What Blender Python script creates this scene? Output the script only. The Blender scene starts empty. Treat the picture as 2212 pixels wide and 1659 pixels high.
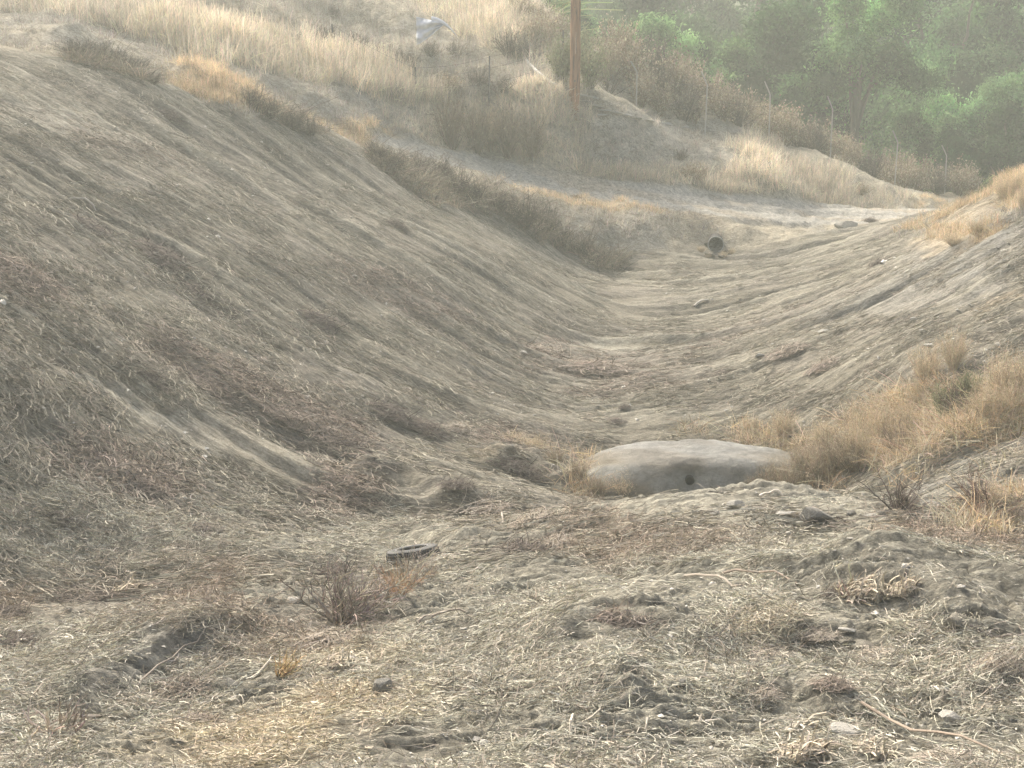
import bpy, math, random
import numpy as np
from mathutils import Vector, Matrix, Euler

random.seed(11)
RNG = np.random.default_rng(11)
SC = bpy.context.scene
COL = SC.collection

# ------------------------------------------------------------------ camera, light, exposure
PITCH = math.radians(14.0)
FOC = 3195.0                      # focal length in units of a 2212 px wide picture
cam_d = bpy.data.cameras.new('camera')
cam_d.sensor_width = 36.0
cam_d.lens = 36.0 * FOC / 2212.0
cam_d.clip_start = 0.1
cam_d.clip_end = 2000.0
cam = bpy.data.objects.new('camera', cam_d)
cam.rotation_euler = (math.radians(90) - PITCH, 0, 0)
COL.objects.link(cam)
SC.camera = cam

SUN_EL, SUN_AZ = 44.0, -36.0      # azimuth from +Y towards +X
w = bpy.data.worlds.new('World'); SC.world = w; w.use_nodes = True
nt = w.node_tree
sky = nt.nodes.new('ShaderNodeTexSky'); sky.sky_type = 'NISHITA'; sky.sun_disc = False
sky.sun_elevation = math.radians(SUN_EL); sky.sun_rotation = math.radians(SUN_AZ)
sky.air_density = 0.7; sky.dust_density = 8.0; sky.ozone_density = 0.4
bg = nt.nodes['Background']; bg.inputs[1].default_value = 0.14
nt.links.new(sky.outputs[0], bg.inputs[0])
sun_d = bpy.data.lights.new('sun', 'SUN'); sun_d.energy = 2.3; sun_d.angle = math.radians(7)
sun_d.color = (1.0, 0.95, 0.87)
sun = bpy.data.objects.new('sun', sun_d); COL.objects.link(sun)
el, az = math.radians(SUN_EL), math.radians(SUN_AZ)
to_sun = Vector((math.sin(az) * math.cos(el), math.cos(az) * math.cos(el), math.sin(el)))
sun.rotation_euler = to_sun.to_track_quat('Z', 'Y').to_euler()
sun.location = to_sun * 60
HAZE = 0.0023                     # density of the air
SC.view_settings.view_transform = 'Standard'
SC.view_settings.look = 'None'
SC.view_settings.gamma = 1.0
SC.view_settings.use_curve_mapping = False
SC.view_settings.exposure = 1.15
SC.render.engine = 'CYCLES'
SC.cycles.use_denoising = True
SC.cycles.max_bounces = 5
SC.cycles.diffuse_bounces = 2
SC.cycles.volume_bounces = 1
SC.cycles.volume_max_steps = 64
SC.cycles.use_adaptive_sampling = False

# ------------------------------------------------------------------ numeric helpers
def make_tile(n, beta, seed, lo=1, hi=0):
    r = np.random.default_rng(seed)
    fx = np.fft.fftfreq(n) * n
    f = np.hypot(fx[:, None], fx[None, :]); f[0, 0] = 1
    amp = f ** (-beta); amp[f < lo] = 0
    if hi: amp = amp * np.exp(-(f / hi) ** 4)
    t = np.fft.ifft2(amp * np.exp(2j * np.pi * r.random((n, n)))).real
    return ((t - t.mean()) / t.std()).astype(np.float32)

def bil_wrap(t, u, v):
    n = t.shape[0]
    iu = np.floor(u).astype(np.int64); iv = np.floor(v).astype(np.int64)
    fu = (u - iu).astype(np.float32); fv = (v - iv).astype(np.float32)
    i0 = iu % n; i1 = (iu + 1) % n; j0 = iv % n; j1 = (iv + 1) % n
    return (t[j0, i0] * (1 - fu) + t[j0, i1] * fu) * (1 - fv) + (t[j1, i0] * (1 - fu) + t[j1, i1] * fu) * fv

TA = make_tile(512, 2.3, 1, 2)
TB = make_tile(512, 1.9, 2, 6)
TC = make_tile(512, 2.3, 3, 2)
TW = make_tile(512, 0.5, 4, 20)

def fbm(t, x, y, size):           # size = world metres covered by one tile
    k = t.shape[0] / size
    return bil_wrap(t, x * k, y * k)

def sstep(a, b, x):
    t = np.clip((x - a) / (b - a), 0, 1)
    return t * t * (3 - 2 * t)

def ray_dir(px, py):
    u = (np.asarray(px, float) - 1106.0) / FOC; v = (829.5 - np.asarray(py, float)) / FOC
    Y = math.cos(PITCH) + v * math.sin(PITCH)
    Z = -math.sin(PITCH) + v * math.cos(PITCH)
    return u / Y, Z / Y

def at(px, py, Y):
    a, b = ray_dir(px, py)
    return np.array((a * Y, Y, b * Y))

def project(x, y, z):
    d = y * math.cos(PITCH) - z * math.sin(PITCH)
    h = y * math.sin(PITCH) + z * math.cos(PITCH)
    d = np.where(d > 0.5, d, 0.5)
    return 1106.0 + FOC * x / d, 829.5 - FOC * h / d

# ------------------------------------------------------------------ terrain shape
CP = [  # picture column, row and distance of surveyed points of the ground
 # foreground bench
 (0,1659,9.5),(600,1659,9.3),(1106,1659,9.2),(1600,1659,9.2),(2212,1659,9.0),
 (0,1400,12.8),(400,1400,12.8),(800,1400,12.5),(1200,1400,12.1),(1600,1400,11.8),(2212,1400,11.5),
 (0,1290,15.2),(400,1270,15.4),(800,1280,15.0),(1200,1250,14.6),(1600,1200,14.6),(2212,1200,14.3),
 (890,1215,17.2),(1100,1180,17.3),(1300,1100,18.6),(1600,1078,18.2),(1850,1085,18.0),(2212,1100,17.0),
 (2000,1080,19.5),(2212,1000,20.0),(2212,940,22.0),(2080,1010,21.2),
 (650,1180,18.0),(830,1150,19.8),(1050,1100,21.2),(1200,1090,22.0),(1000,1040,23.0),
 # valley floor
 (1150,950,27),(1330,900,29.5),(1250,870,31),(1400,850,31),(1280,750,37),(1380,740,37),(1300,650,43),(1400,640,43.5),
 (1350,600,47),(1450,575,48.5),(1545,548,51.5),
 # left slope
 (0,1070,17.5),(0,802,20),(0,515,25),(0,323,30),(0,190,35),
 (200,1190,17.3),(300,980,20),(300,690,25),(300,470,30),(300,300,36),(300,200,40),
 (600,1060,20.6),(600,840,25),(600,620,30),(600,440,36),(600,340,41),
 (850,980,24),(900,770,30),(900,580,36),(900,470,41.5),(1050,720,34),(1100,560,41),
 # left rim
 (0,100,40),(200,135,41),(400,190,42),(600,262,44),(800,335,46),(900,385,47),(1100,445,48.5),(1200,512,49),(1310,575,49),
 # shelf and road behind the rim
 (800,300,50),(900,325,52),(1000,350,53),(1100,375,53.8),(1250,400,54.5),(1400,415,55),(1545,432,56),(1700,445,57),(1850,452,58.5),(2000,455,60),
 (1100,400,52),(1250,435,52),(1400,458,52.8),(1545,472,53.6),(1250,490,50.2),(1400,510,51),(1545,512,52.4),
 (1700,500,54),(1800,485,56),(1640,562,50.5),(1800,525,50),
 # right rim
 (2000,472,50.5),(2100,430,48.5),(2212,372,46.5),
 # right slope
 (2212,460,36),(2212,605,30),(2212,774,25),(2000,560,37),(2000,720,29),(2000,850,25.5),(1800,640,38),(1800,800,29.5),(1800,900,27),
 (1600,700,38.5),(1600,850,30.2),(1600,620,45),(1800,570,45),(2000,510,45),
 (2212,850,23.6),(2100,900,23.6),(1900,980,24.5),
 # upper hillside left
 (0,50,46),(0,0,52),(200,80,47),(300,40,51),(400,130,47),(500,0,60),(600,180,50),(600,100,55),(700,230,50),(800,200,54),(800,100,59),(800,0,66),
 (950,270,54.5),(950,180,57),(1000,100,61),(1000,0,70),(1060,335,54.8),(1060,230,56.5),(1150,130,60),(1150,5,72),
 (1190,260,56.3),(1240,246,57),(1200,60,66),(1250,130,62),(1320,225,58),
 # bank between road and fence
 (1400,360,56.4),(1400,300,57.6),(1400,262,58.5),(1600,370,59),(1600,318,60.5),(1750,400,60.5),(1750,358,62.5),(1900,430,62),(1900,405,64),(2000,442,64.5),
 (1525,288,61),(1375,252,59.5),(1935,405,66),
 (1400,232,62),(1600,282,65),(1800,350,67),(2000,420,69),(2150,425,72),
]
XP = [ # hidden or unseen ground, in metres
 (0,-4,-1.5),(-8,-4,-1.5),(8,-4,-1.5),(0,0.5,-1.75),(-5,3,-3.2),(0,3.5,-3.3),(5,3,-3.2),(-14,6,-2.5),(14,6,-3.2),
 (-14,14,-2.4),(-20,25,0.5),(-26,40,2.5),(-30,55,5),(-30,75,9),(-20,90,9),(14,14,-4.6),(16,20,-4.2),(20,30,-2.6),(24,42,-3.2),(28,52,-6.5),
 (2.5,21.4,-7.9),(3.6,21.6,-7.9),(4.8,21.8,-7.7),(1.0,23.5,-7.95),(3,25.5,-8.15),(5.0,25.0,-8.1),(1.8,21.0,-7.5),(4.2,19.6,-6.9),
 (5,26.8,-8.05),(6.6,24.8,-7.7),
 (-8,80,6),(2,80,-3),(6,75,-6),(12,78,-9.5),(20,78,-10.5),(30,78,-11),(38,70,-10),
 (0,95,-8),(12,95,-11.5),(25,95,-12),(38,95,-11),(-10,100,0),(0,115,-9),(20,115,-11),(45,115,-9),
 (-5,140,0),(20,140,-5),(50,140,-3),(-10,175,12),(20,175,9),(60,175,10),(-60,120,15),(-60,60,14),(70,80,-8),(70,140,4),(60,40,-4),
]
pts = [at(*c) for c in CP] + [np.array(p, float) for p in XP]
P = np.array(pts)

def tps_fit(P, lam=0.02):
    n = len(P)
    X = P[:, :2] / 20.0
    d2 = ((X[:, None] - X[None]) ** 2).sum(-1)
    K = 0.5 * d2 * np.log(d2 + 1e-12)
    A = np.zeros((n + 3, n + 3))
    A[:n, :n] = K + np.eye(n) * lam * 0.02
    A[:n, n] = 1; A[:n, n + 1:] = X
    A[n, :n] = 1; A[n + 1:, :n] = X.T
    b = np.zeros(n + 3); b[:n] = P[:, 2]
    return X, np.linalg.solve(A, b)

TX, TS = tps_fit(P)
def tps(x, y):
    sh = np.shape(x)
    q = np.stack([np.ravel(x) / 20.0, np.ravel(y) / 20.0], 1)
    out = np.empty(len(q))
    n = len(TX)
    for a in range(0, len(q), 20000):
        c = q[a:a + 20000]
        d2 = ((c[:, None, 0] - TX[None, :, 0]) ** 2 + (c[:, None, 1] - TX[None, :, 1]) ** 2)
        out[a:a + 20000] = (0.5 * d2 * np.log(d2 + 1e-12)) @ TS[:n] + TS[n] + c @ TS[n + 1:]
    return out.reshape(sh)

GX0, GY0, GS = -50.0, -6.0, 0.4
gx = np.arange(GX0, 62, GS); gy = np.arange(GY0, 182, GS)
MX, MY = np.meshgrid(gx, gy)
BASE = np.clip(tps(MX, MY), -14, 26)

def grid_lookup(G, x, y, x0, y0, s):
    u = np.clip((np.asarray(x, float) - x0) / s, 1, G.shape[1] - 3.001)
    v = np.clip((np.asarray(y, float) - y0) / s, 1, G.shape[0] - 3.001)
    iu = u.astype(int); iv = v.astype(int); fu = u - iu; fv = v - iv
    def cw(t): return [((-t + 2) * t - 1) * t / 2, ((3 * t - 5) * t * t + 2) / 2, ((-3 * t + 4) * t + 1) * t / 2, (t - 1) * t * t / 2]
    wu = cw(fu); wv = cw(fv)
    o = 0
    for j in range(4):
        r = 0
        for i in range(4):
            r = r + G[iv + j - 1, iu + i - 1] * wu[i]
        o = o + r * wv[j]
    return o

def base_h(x, y): return grid_lookup(BASE, x, y, GX0, GY0, GS)

def hit(px, py, hf=None, y0=7.0, y1=150.0):
    """where the line of sight through a picture point first meets the ground"""
    hf = hf or base_h
    px = np.atleast_1d(np.asarray(px, float)); py = np.atleast_1d(np.asarray(py, float))
    a, b = ray_dir(px, py)
    Ys = np.geomspace(y0, y1, 700)
    X = a[:, None] * Ys[None]; Z = b[:, None] * Ys[None]
    H = hf(X, np.broadcast_to(Ys[None], X.shape))
    under = Z < H
    k = np.where(under.any(1), under.argmax(1), len(Ys) - 1); k = np.maximum(k, 1)
    i = np.arange(len(px))
    d0 = (Z - H)[i, k - 1]; d1 = (Z - H)[i, k]
    t = np.clip(d0 / (d0 - d1 + 1e-9), 0, 1)
    Y = Ys[k - 1] * (1 - t) + Ys[k] * t
    return np.stack([a * Y, Y, b * Y], 1)

# ------------------------------------------------------------------ drag marks: noise smeared along the direction the slopes were scraped
def floor_x(y): return np.interp(y, [15, 17.5, 20, 25, 30, 40, 50], [-2.0, -0.5, 0.3, 1.2, 1.9, 3.0, 5.2])
def drag_angle(x, y):
    s = (x - floor_x(y))
    a = np.where(s < 0, 0.42 * np.tanh(s / 5.0), 0.30 * np.tanh(s / 5.0))
    near = 1 - sstep(15.0, 19.0, y)
    a = a * (1 - near)
    return a + 0.16 * fbm(TA, x, y, 26.0) * (0.5 + near)

def lic(x0, x1, y0, y1, s, length, tile, tsize, seed_scale=1.0):
    X, Y = np.meshgrid(np.arange(x0, x1, s), np.arange(y0, y1, s))
    src = fbm(tile, X, Y, tsize).astype(np.float32)
    ang = drag_angle(X, Y)
    dx, dy = np.cos(ang), np.sin(ang)
    acc = src.copy(); wsum = 1.0
    for sg in (-1, 1):
        u = np.zeros_like(X); v = np.zeros_like(X)
        n = int(length / (s * 2))
        cu = X.copy(); cv = Y.copy(); ddx, ddy = dx, dy
        for k in range(n):
            cu = cu + sg * ddx * s * 2; cv = cv + sg * ddy * s * 2
            iu = np.clip(((cu - x0) / s).astype(np.int32), 0, X.shape[1] - 1)
            iv = np.clip(((cv - y0) / s).astype(np.int32), 0, X.shape[0] - 1)
            wgt = 1 - (k + 1) / (n + 1)
            acc += src[iv, iu] * wgt; wsum += wgt
            ddx = dx[iv, iu]; ddy = dy[iv, iu]
    acc = (acc - acc.mean()) / acc.std()
    return acc.astype(np.float32), x0, y0, s

def lin_lookup(L, x, y):
    G, x0, y0, s = L
    u = np.clip((x - x0) / s, 0, G.shape[1] - 1.001); v = np.clip((y - y0) / s, 0, G.shape[0] - 1.001)
    iu = u.astype(int); iv = v.astype(int); fu = u - iu; fv = v - iv
    return (G[iv, iu] * (1 - fu) + G[iv, iu + 1] * fu) * (1 - fv) + (G[iv + 1, iu] * (1 - fu) + G[iv + 1, iu + 1] * fu) * fv

LW = lic(-22, 22, 14, 64, 0.08, 4.5, make_tile(512, 1.1, 21, 8, 55), 24.0)    # broad furrows
LM = lic(-22, 22, 14, 64, 0.045, 2.0, make_tile(1024, 0.7, 22, 50, 120), 24.0)    # narrow furrows
LN = lic(-9, 9, 7.5, 23, 0.016, 0.7, make_tile(1024, 0.6, 23, 40, 150), 11.0)   # near grooves

# low soil berms and cut faces, as lines on the ground: points, height, back length, face length
BERMS = [
 ([(1400,1212),(1560,1228),(1700,1250),(1860,1262)], .13, .5, .13),
 ([(1820,1222),(1950,1240),(2080,1268),(2212,1290)], .15, .6, .20),
 ([(1820,1290),(1960,1305),(2090,1352)], .18, .5, .22),
 ([(1720,1378),(1830,1372),(1950,1376)], .13, .4, .12),
 ([(1215,1400),(1290,1372),(1400,1368),(1500,1392)], .12, .5, .2),
 ([(200,1480),(330,1440),(470,1400)], .15, .6, .2),
 ([(0,1180),(60,1215),(150,1245)], .12, .5, .15),
 ([(1090,1012),(1150,1006),(1210,1050)], .34, .7, .25),
 ([(800,1035),(900,1065),(1000,1108)], .26, .9, .2),
 ([(860,1160),(950,1185),(1010,1180)], .12, .6, .2),
 ([(1250,1510),(1330,1475),(1380,1510)], .16, .35, .2),
 ([(1620,1490),(1720,1470),(1800,1500)], .14, .4, .2),
 ([(2120,1480),(2212,1450)], .14, .4, .2),
 ([(1080,1560),(1160,1545),(1260,1575)], .08, .4, .2),
 ([(650,1590),(740,1560),(860,1575)], .08, .4, .2),
 ([(1560,1660),(1700,1630),(1900,1625),(2050,1650)], .06, .5, .3),
]
BERM_W = []
for line, A, back, face in BERMS:
    q = hit([p[0] for p in line], [p[1] for p in line])
    BERM_W.append((q[:, :2], A, back, face))

def berm_h(x, y):
    out = np.zeros_like(x)
    for q, A, back, face in BERM_W:
        m = (x > q[:, 0].min() - 1.5) & (x < q[:, 0].max() + 1.5) & (y > q[:, 1].min() - 2) & (y < q[:, 1].max() + 3)
        if not m.any(): continue
        xs = x[m]; ys = y[m]
        wob = 0.05 * fbm(TA, xs, ys, 9.0)
        best = np.full(xs.shape, 1e9); sd = np.zeros(xs.shape); endf = np.zeros(xs.shape)
        for i in range(len(q) - 1):
            a, b = q[i], q[i + 1]; d = b - a; L = np.hypot(*d) + 1e-6
            t = ((xs - a[0]) * d[0] + (ys - a[1]) * d[1]) / L ** 2
            tc = np.clip(t, 0, 1)
            ex = xs - (a[0] + d[0] * tc); ey = ys - (a[1] + d[1] * tc)
            dd = np.hypot(ex, ey)
            nx, ny = -d[1] / L, d[0] / L
            if ny < 0: nx, ny = -nx, -ny
            s = ex * nx + ey * ny
            over = np.where(t < 0, -t, np.where(t > 1, t - 1, 0)) * L
            up = dd < best
            best = np.where(up, dd, best); sd = np.where(up, s, sd); endf = np.where(up, over, endf)
        sd = sd + wob
        prof = np.where(sd > 0, np.exp(-sd / back), np.exp(-(sd / face) ** 2))
        out[m] += 1.15 * A * prof * np.exp(-(endf / 0.35) ** 2) * np.clip(1 + 0.2 * fbm(TA, xs, ys, 7.0), .4, 1.5)
    return out

TRACKS = [ # prints of a crawler machine, running away from the bank
 [(1280,1700),(1340,1560),(1400,1450),(1480,1330),(1560,1270)], [(1930,1700),(2010,1540),(2080,1420),(2130,1330)], [(1690,1700),(1740,1590),(1800,1500)], [(560,1230),(640,1185),(700,1150)], [(820,1700),(900,1600),(960,1520)]]
TRACK_W = [hit([p[0] for p in t], [min(p[1], 1690) for p in t])[:, :2] for t in TRACKS]
def track_uv(x, y):
    m = np.zeros_like(x); ph = np.zeros_like(x)
    for q in TRACK_W:
        run = 0.0; best = np.full(x.shape, 9.0); bp = np.zeros_like(x)
        for a, b in zip(q[:-1], q[1:]):
            d = b - a; L = np.hypot(*d) + 1e-6
            t = np.clip(((x - a[0]) * d[0] + (y - a[1]) * d[1]) / L ** 2, 0, 1)
            dd = np.hypot(x - a[0] - d[0] * t, y - a[1] - d[1] * t)
            up = dd < best; best = np.where(up, dd, best); bp = np.where(up, run + t * L, bp); run += L
        k = 1 - sstep(.20, .27, best)
        ph = np.where(k > m, bp, ph); m = np.maximum(m, k)
    return m, ph

def road_mask(px, py, y):
    top = np.interp(px, [780, 900, 1000, 1100, 1250, 1400, 1545, 1700, 1850, 2000], [290, 306, 328, 350, 374, 396, 414, 431, 442, 448])
    bot = np.interp(px, [780, 900, 1000, 1100, 1250, 1400, 1545, 1700, 1850, 2000], [305, 330, 368, 400, 422, 446, 466, 482, 488, 464])
    m = sstep(-4, 4, py - top) * sstep(-4, 4, bot - py) * (px > 790) * (px < 2030)
    return m * (y > 49.5) * (y < 64)

def detail_h(x, y, z):
    px, py = project(x, y, z)
    rd = road_mask(px, py, y)
    h = np.zeros_like(x)
    mid = sstep(15.5, 18.5, y) * (1 - sstep(60, 66, y))
    rim = np.interp(px, [0, 200, 400, 600, 800, 900, 1100, 1200, 1310, 1400, 1640, 1800, 2000, 2212], [100, 135, 190, 262, 335, 385, 445, 512, 560, 540, 540, 500, 458, 372])
    ditch = sstep(-10, 12, py - rim) * mid
    h += ditch * (0.065 * lin_lookup(LW, x, y) + 0.026 * lin_lookup(LM, x, y))
    near = 1 - sstep(18, 22, y)
    h += near * (0.022 * lin_lookup(LN, x, y) * (0.5 + 0.8 * sstep(-0.7, 0.9, fbm(TA, x, y, 9.0))))
    h += near * (0.07 * fbm(TA, x, y, 11.0) + 0.010 * fbm(TB, x, y, 3.0) * (1 + sstep(0, 1, fbm(TC, x + 3, y, 6.0))))
    far = sstep(18, 24, y) * (1 - rd)
    h += far * (0.06 * fbm(TA, x, y, 20.0) + 0.006 * fbm(TB, x, y, 7.0))
    up = (1 - sstep(-12, 6, py - rim)) * sstep(38, 42, y) * (1 - rd)
    h += up * (0.14 * fbm(TA, x, y, 14.0) + 0.035 * fbm(TB, x, y, 9.0))
    h += berm_h(x, y)
    tm, tp = track_uv(x, y)
    worn = sstep(-1.3, .3, fbm(TA, x + 7, y, 5.0))
    h += tm * worn * (.020 * np.clip(np.sin(tp * 6.283 / .11) * 1.6, -1, 1) - .02)
    # wheel ruts along the dirt road
    v = np.interp(px, [780, 1100, 1400, 1700, 2000], [0, 374, 417, 453, 455])
    h += rd * 0.02 * fbm(TB, x, y, 5.0)
    h -= 0.09 * rd * (np.exp(-((py - v - 9) / 5.0) ** 2) + np.exp(-((py - v + 9) / 5.0) ** 2)) * (px > 1000)
    return h

def full_h(x, y):
    z = base_h(x, y)
    return z + detail_h(np.asarray(x, float), np.asarray(y, float), z)

def ground(px, py): return hit(px, py, full_h)
def gz(x, y): return float(full_h(np.array([x], float), np.array([y], float))[0])

# ------------------------------------------------------------------ materials
def new_mat(name, rough=0.95):
    m = bpy.data.materials.new(name); m.use_nodes = True
    b = m.node_tree.nodes['Principled BSDF']; b.inputs['Roughness'].default_value = rough
    b.inputs['Specular IOR Level'].default_value = 0.15
    return m, m.node_tree, b

def N(nt, typ, **kw):
    n = nt.nodes.new(typ)
    for k, v in kw.items(): setattr(n, k, v)
    return n

def mat_ground():
    m, nt, b = new_mat('scraped_soil', 1.0)
    at_ = N(nt, 'ShaderNodeAttribute', attribute_name='Col')
    tc = N(nt, 'ShaderNodeTexCoord')
    flow = N(nt, 'ShaderNodeAttribute', attribute_name='Flow'); fs = N(nt, 'ShaderNodeSeparateColor'); nt.links.new(flow.outputs['Color'], fs.inputs[0])
    def grain(rot, sc, stretch, detail):
        mp = N(nt, 'ShaderNodeMapping', vector_type='TEXTURE'); mp.inputs['Rotation'].default_value = (0, 0, rot); mp.inputs['Scale'].default_value = (1 / stretch, 1.0, 1.4 / stretch)
        nt.links.new(tc.outputs['Object'], mp.inputs[0])
        n = N(nt, 'ShaderNodeTexNoise'); n.inputs['Scale'].default_value = sc; n.inputs['Detail'].default_value = detail; n.inputs['Roughness'].default_value = .72
        nt.links.new(mp.outputs[0], n.inputs['Vector']); return n.outputs[0]
    def blend(outs):
        acc = None
        for o, wsrc in zip(outs, [fs.outputs[0], fs.outputs[1], fs.outputs[2]]):
            m_ = N(nt, 'ShaderNodeMath', operation='MULTIPLY_ADD'); nt.links.new(o, m_.inputs[0]); nt.links.new(wsrc, m_.inputs[1])
            if acc is None: m_.inputs[2].default_value = 0
            else: nt.links.new(acc, m_.inputs[2])
            acc = m_.outputs[0]
        return acc
    class _O:                                   # the blended grain stands where a single noise would
        def __init__(self, o): self.outputs = [o]
    n1 = _O(blend([grain(-.36, 19, .15, 8), grain(.27, 19, .15, 8), grain(0, 30, .30, 8)]))
    n2 = _O(blend([grain(-.36, 4, .25, 8), grain(.27, 4, .25, 8), grain(0, 7, .6, 8)]))
    r1 = N(nt, 'ShaderNodeMapRange'); r1.inputs[1].default_value = .3; r1.inputs[2].default_value = .7; r1.inputs[3].default_value = .5; r1.inputs[4].default_value = 1.5
    r2 = N(nt, 'ShaderNodeMapRange'); r2.inputs[1].default_value = .3; r2.inputs[2].default_value = .7; r2.inputs[3].default_value = .66; r2.inputs[4].default_value = 1.34
    nt.links.new(n1.outputs[0], r1.inputs[0]); nt.links.new(n2.outputs[0], r2.inputs[0])
    mu0 = N(nt, 'ShaderNodeMath', operation='MULTIPLY'); nt.links.new(r1.outputs[0], mu0.inputs[0]); nt.links.new(r2.outputs[0], mu0.inputs[1])
    n3 = N(nt, 'ShaderNodeTexNoise'); n3.inputs['Scale'].default_value = 16; n3.inputs['Detail'].default_value = 6; n3.inputs['Roughness'].default_value = .85   # crumbs
    nt.links.new(tc.outputs['Object'], n3.inputs['Vector'])
    r3 = N(nt, 'ShaderNodeMapRange'); r3.inputs[1].default_value = .32; r3.inputs[2].default_value = .68; r3.inputs[3].default_value = .62; r3.inputs[4].default_value = 1.38
    nt.links.new(n3.outputs[0], r3.inputs[0])
    mu = N(nt, 'ShaderNodeMath', operation='MULTIPLY'); nt.links.new(mu0.outputs[0], mu.inputs[0]); nt.links.new(r3.outputs[0], mu.inputs[1])
    vm = N(nt, 'ShaderNodeVectorMath', operation='SCALE'); nt.links.new(at_.outputs['Color'], vm.inputs[0]); nt.links.new(mu.outputs[0], vm.inputs['Scale'])
    nt.links.new(vm.outputs[0], b.inputs['Base Color'])
    bp = N(nt, 'ShaderNodeBump'); bp.inputs['Strength'].default_value = 1.0; bp.inputs['Distance'].default_value = 0.04
    hs = N(nt, 'ShaderNodeMath', operation='MULTIPLY_ADD'); nt.links.new(n2.outputs[0], hs.inputs[0]); hs.inputs[1].default_value = 2.5; h3 = N(nt, 'ShaderNodeMath', operation='ADD'); nt.links.new(n1.outputs[0], h3.inputs[0]); nt.links.new(n3.outputs[0], h3.inputs[1]); nt.links.new(h3.outputs[0], hs.inputs[2])
    nt.links.new(hs.outputs[0], bp.inputs['Height']); nt.links.new(bp.outputs[0], b.inputs['Normal'])
    return m

def mat_strand(name, rnd=0.35, trans=0.0, instanced=True):
    m, nt, b = new_mat(name, 0.9)
    at_ = N(nt, 'ShaderNodeAttribute', attribute_name='Col')
    src = at_.outputs['Color']
    if instanced:
        ti = N(nt, 'ShaderNodeAttribute', attribute_name='tint', attribute_type='INSTANCER')
        mx = N(nt, 'ShaderNodeVectorMath', operation='MULTIPLY')
        nt.links.new(src, mx.inputs[0]); nt.links.new(ti.outputs['Vector'], mx.inputs[1]); src = mx.outputs[0]
    nt.links.new(src, b.inputs['Base Color'])
    if trans > 0:
        tr = N(nt, 'ShaderNodeBsdfTranslucent'); nt.links.new(src, tr.inputs[0])
        ms = N(nt, 'ShaderNodeMixShader'); ms.inputs[0].default_value = trans
        nt.links.new(b.outputs[0], ms.inputs[1]); nt.links.new(tr.outputs[0], ms.inputs[2])
        nt.links.new(ms.outputs[0], nt.nodes['Material Output'].inputs[0])
    return m

def mat_rock(name, c1, c2, scale=6.0, bump=.6):
    m, nt, b = new_mat(name, 0.95)
    tc = N(nt, 'ShaderNodeTexCoord')
    n1 = N(nt, 'ShaderNodeTexNoise'); n1.inputs['Scale'].default_value = scale; n1.inputs['Detail'].default_value = 9; n1.inputs['Roughness'].default_value = .7
    nt.links.new(tc.outputs['Object'], n1.inputs['Vector'])
    cr = N(nt, 'ShaderNodeValToRGB'); cr.color_ramp.elements[0].position = .35; cr.color_ramp.elements[1].position = .68
    cr.color_ramp.elements[0].color = (*c1, 1); cr.color_ramp.elements[1].color = (*c2, 1)
    nt.links.new(n1.outputs[0], cr.inputs[0]); nt.links.new(cr.outputs[0], b.inputs['Base Color'])
    bp = N(nt, 'ShaderNodeBump'); bp.inputs['Strength'].default_value = bump; bp.inputs['Distance'].default_value = 0.03
    nt.links.new(n1.outputs[0], bp.inputs['Height']); nt.links.new(bp.outputs[0], b.inputs['Normal'])
    return m

M_GROUND = mat_ground()
M_STRAW = mat_strand('dry_straw')
M_GRASS = mat_strand('dry_grass', trans=.3)
M_TWIG = mat_strand('dry_twigs', instanced=False)
M_WEED = mat_strand('dry_weed', trans=.25, instanced=False)
M_LEAF = mat_strand('leaves', trans=.4, instanced=False)
def vary_by_tree(m):
    nt = m.node_tree; oi = N(nt, 'ShaderNodeObjectInfo'); mr = N(nt, 'ShaderNodeMapRange'); mr.inputs[3].default_value = .42; mr.inputs[4].default_value = 1.6
    nt.links.new(oi.outputs['Random'], mr.inputs[0])
    at_ = [n for n in nt.nodes if n.bl_idname == 'ShaderNodeAttribute'][0]
    vm = N(nt, 'ShaderNodeVectorMath', operation='SCALE'); nt.links.new(mr.outputs[0], vm.inputs['Scale'])
    for l in list(nt.links):
        if l.from_node == at_ and l.to_node != vm:
            to = l.to_socket; nt.links.remove(l); nt.links.new(vm.outputs[0], to)
    nt.links.new(at_.outputs['Color'], vm.inputs[0])
vary_by_tree(M_LEAF)
M_STONE = mat_rock('pale_stone', (.27, .26, .225), (.50, .48, .42), 9)
M_DARKROCK = mat_rock('dusty_rock', (.15, .145, .125), (.27, .26, .225), 7)
M_CLOD = mat_rock('soil_clod', (.16, .15, .12), (.27, .25, .20), 8)
M_BARK = mat_rock('bark', (.06, .05, .04), (.16, .14, .11), 5)
M_SHEET = mat_rock('white_sheeting', (.62, .64, .66), (.8, .81, .82), 3, .3)
M_PVC = mat_rock('white_pipe', (.6, .58, .52), (.78, .76, .7), 5, .2)

# ------------------------------------------------------------------ mesh helpers
def link(o, parent=None):
    COL.objects.link(o)
    if parent: o.parent = parent
    return o

def tag(o, label=None, cat=None, group=None, kind=None):
    if label: o['label'] = label
    if cat: o['category'] = cat
    if group: o['group'] = group
    if kind: o['kind'] = kind
    return o

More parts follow.
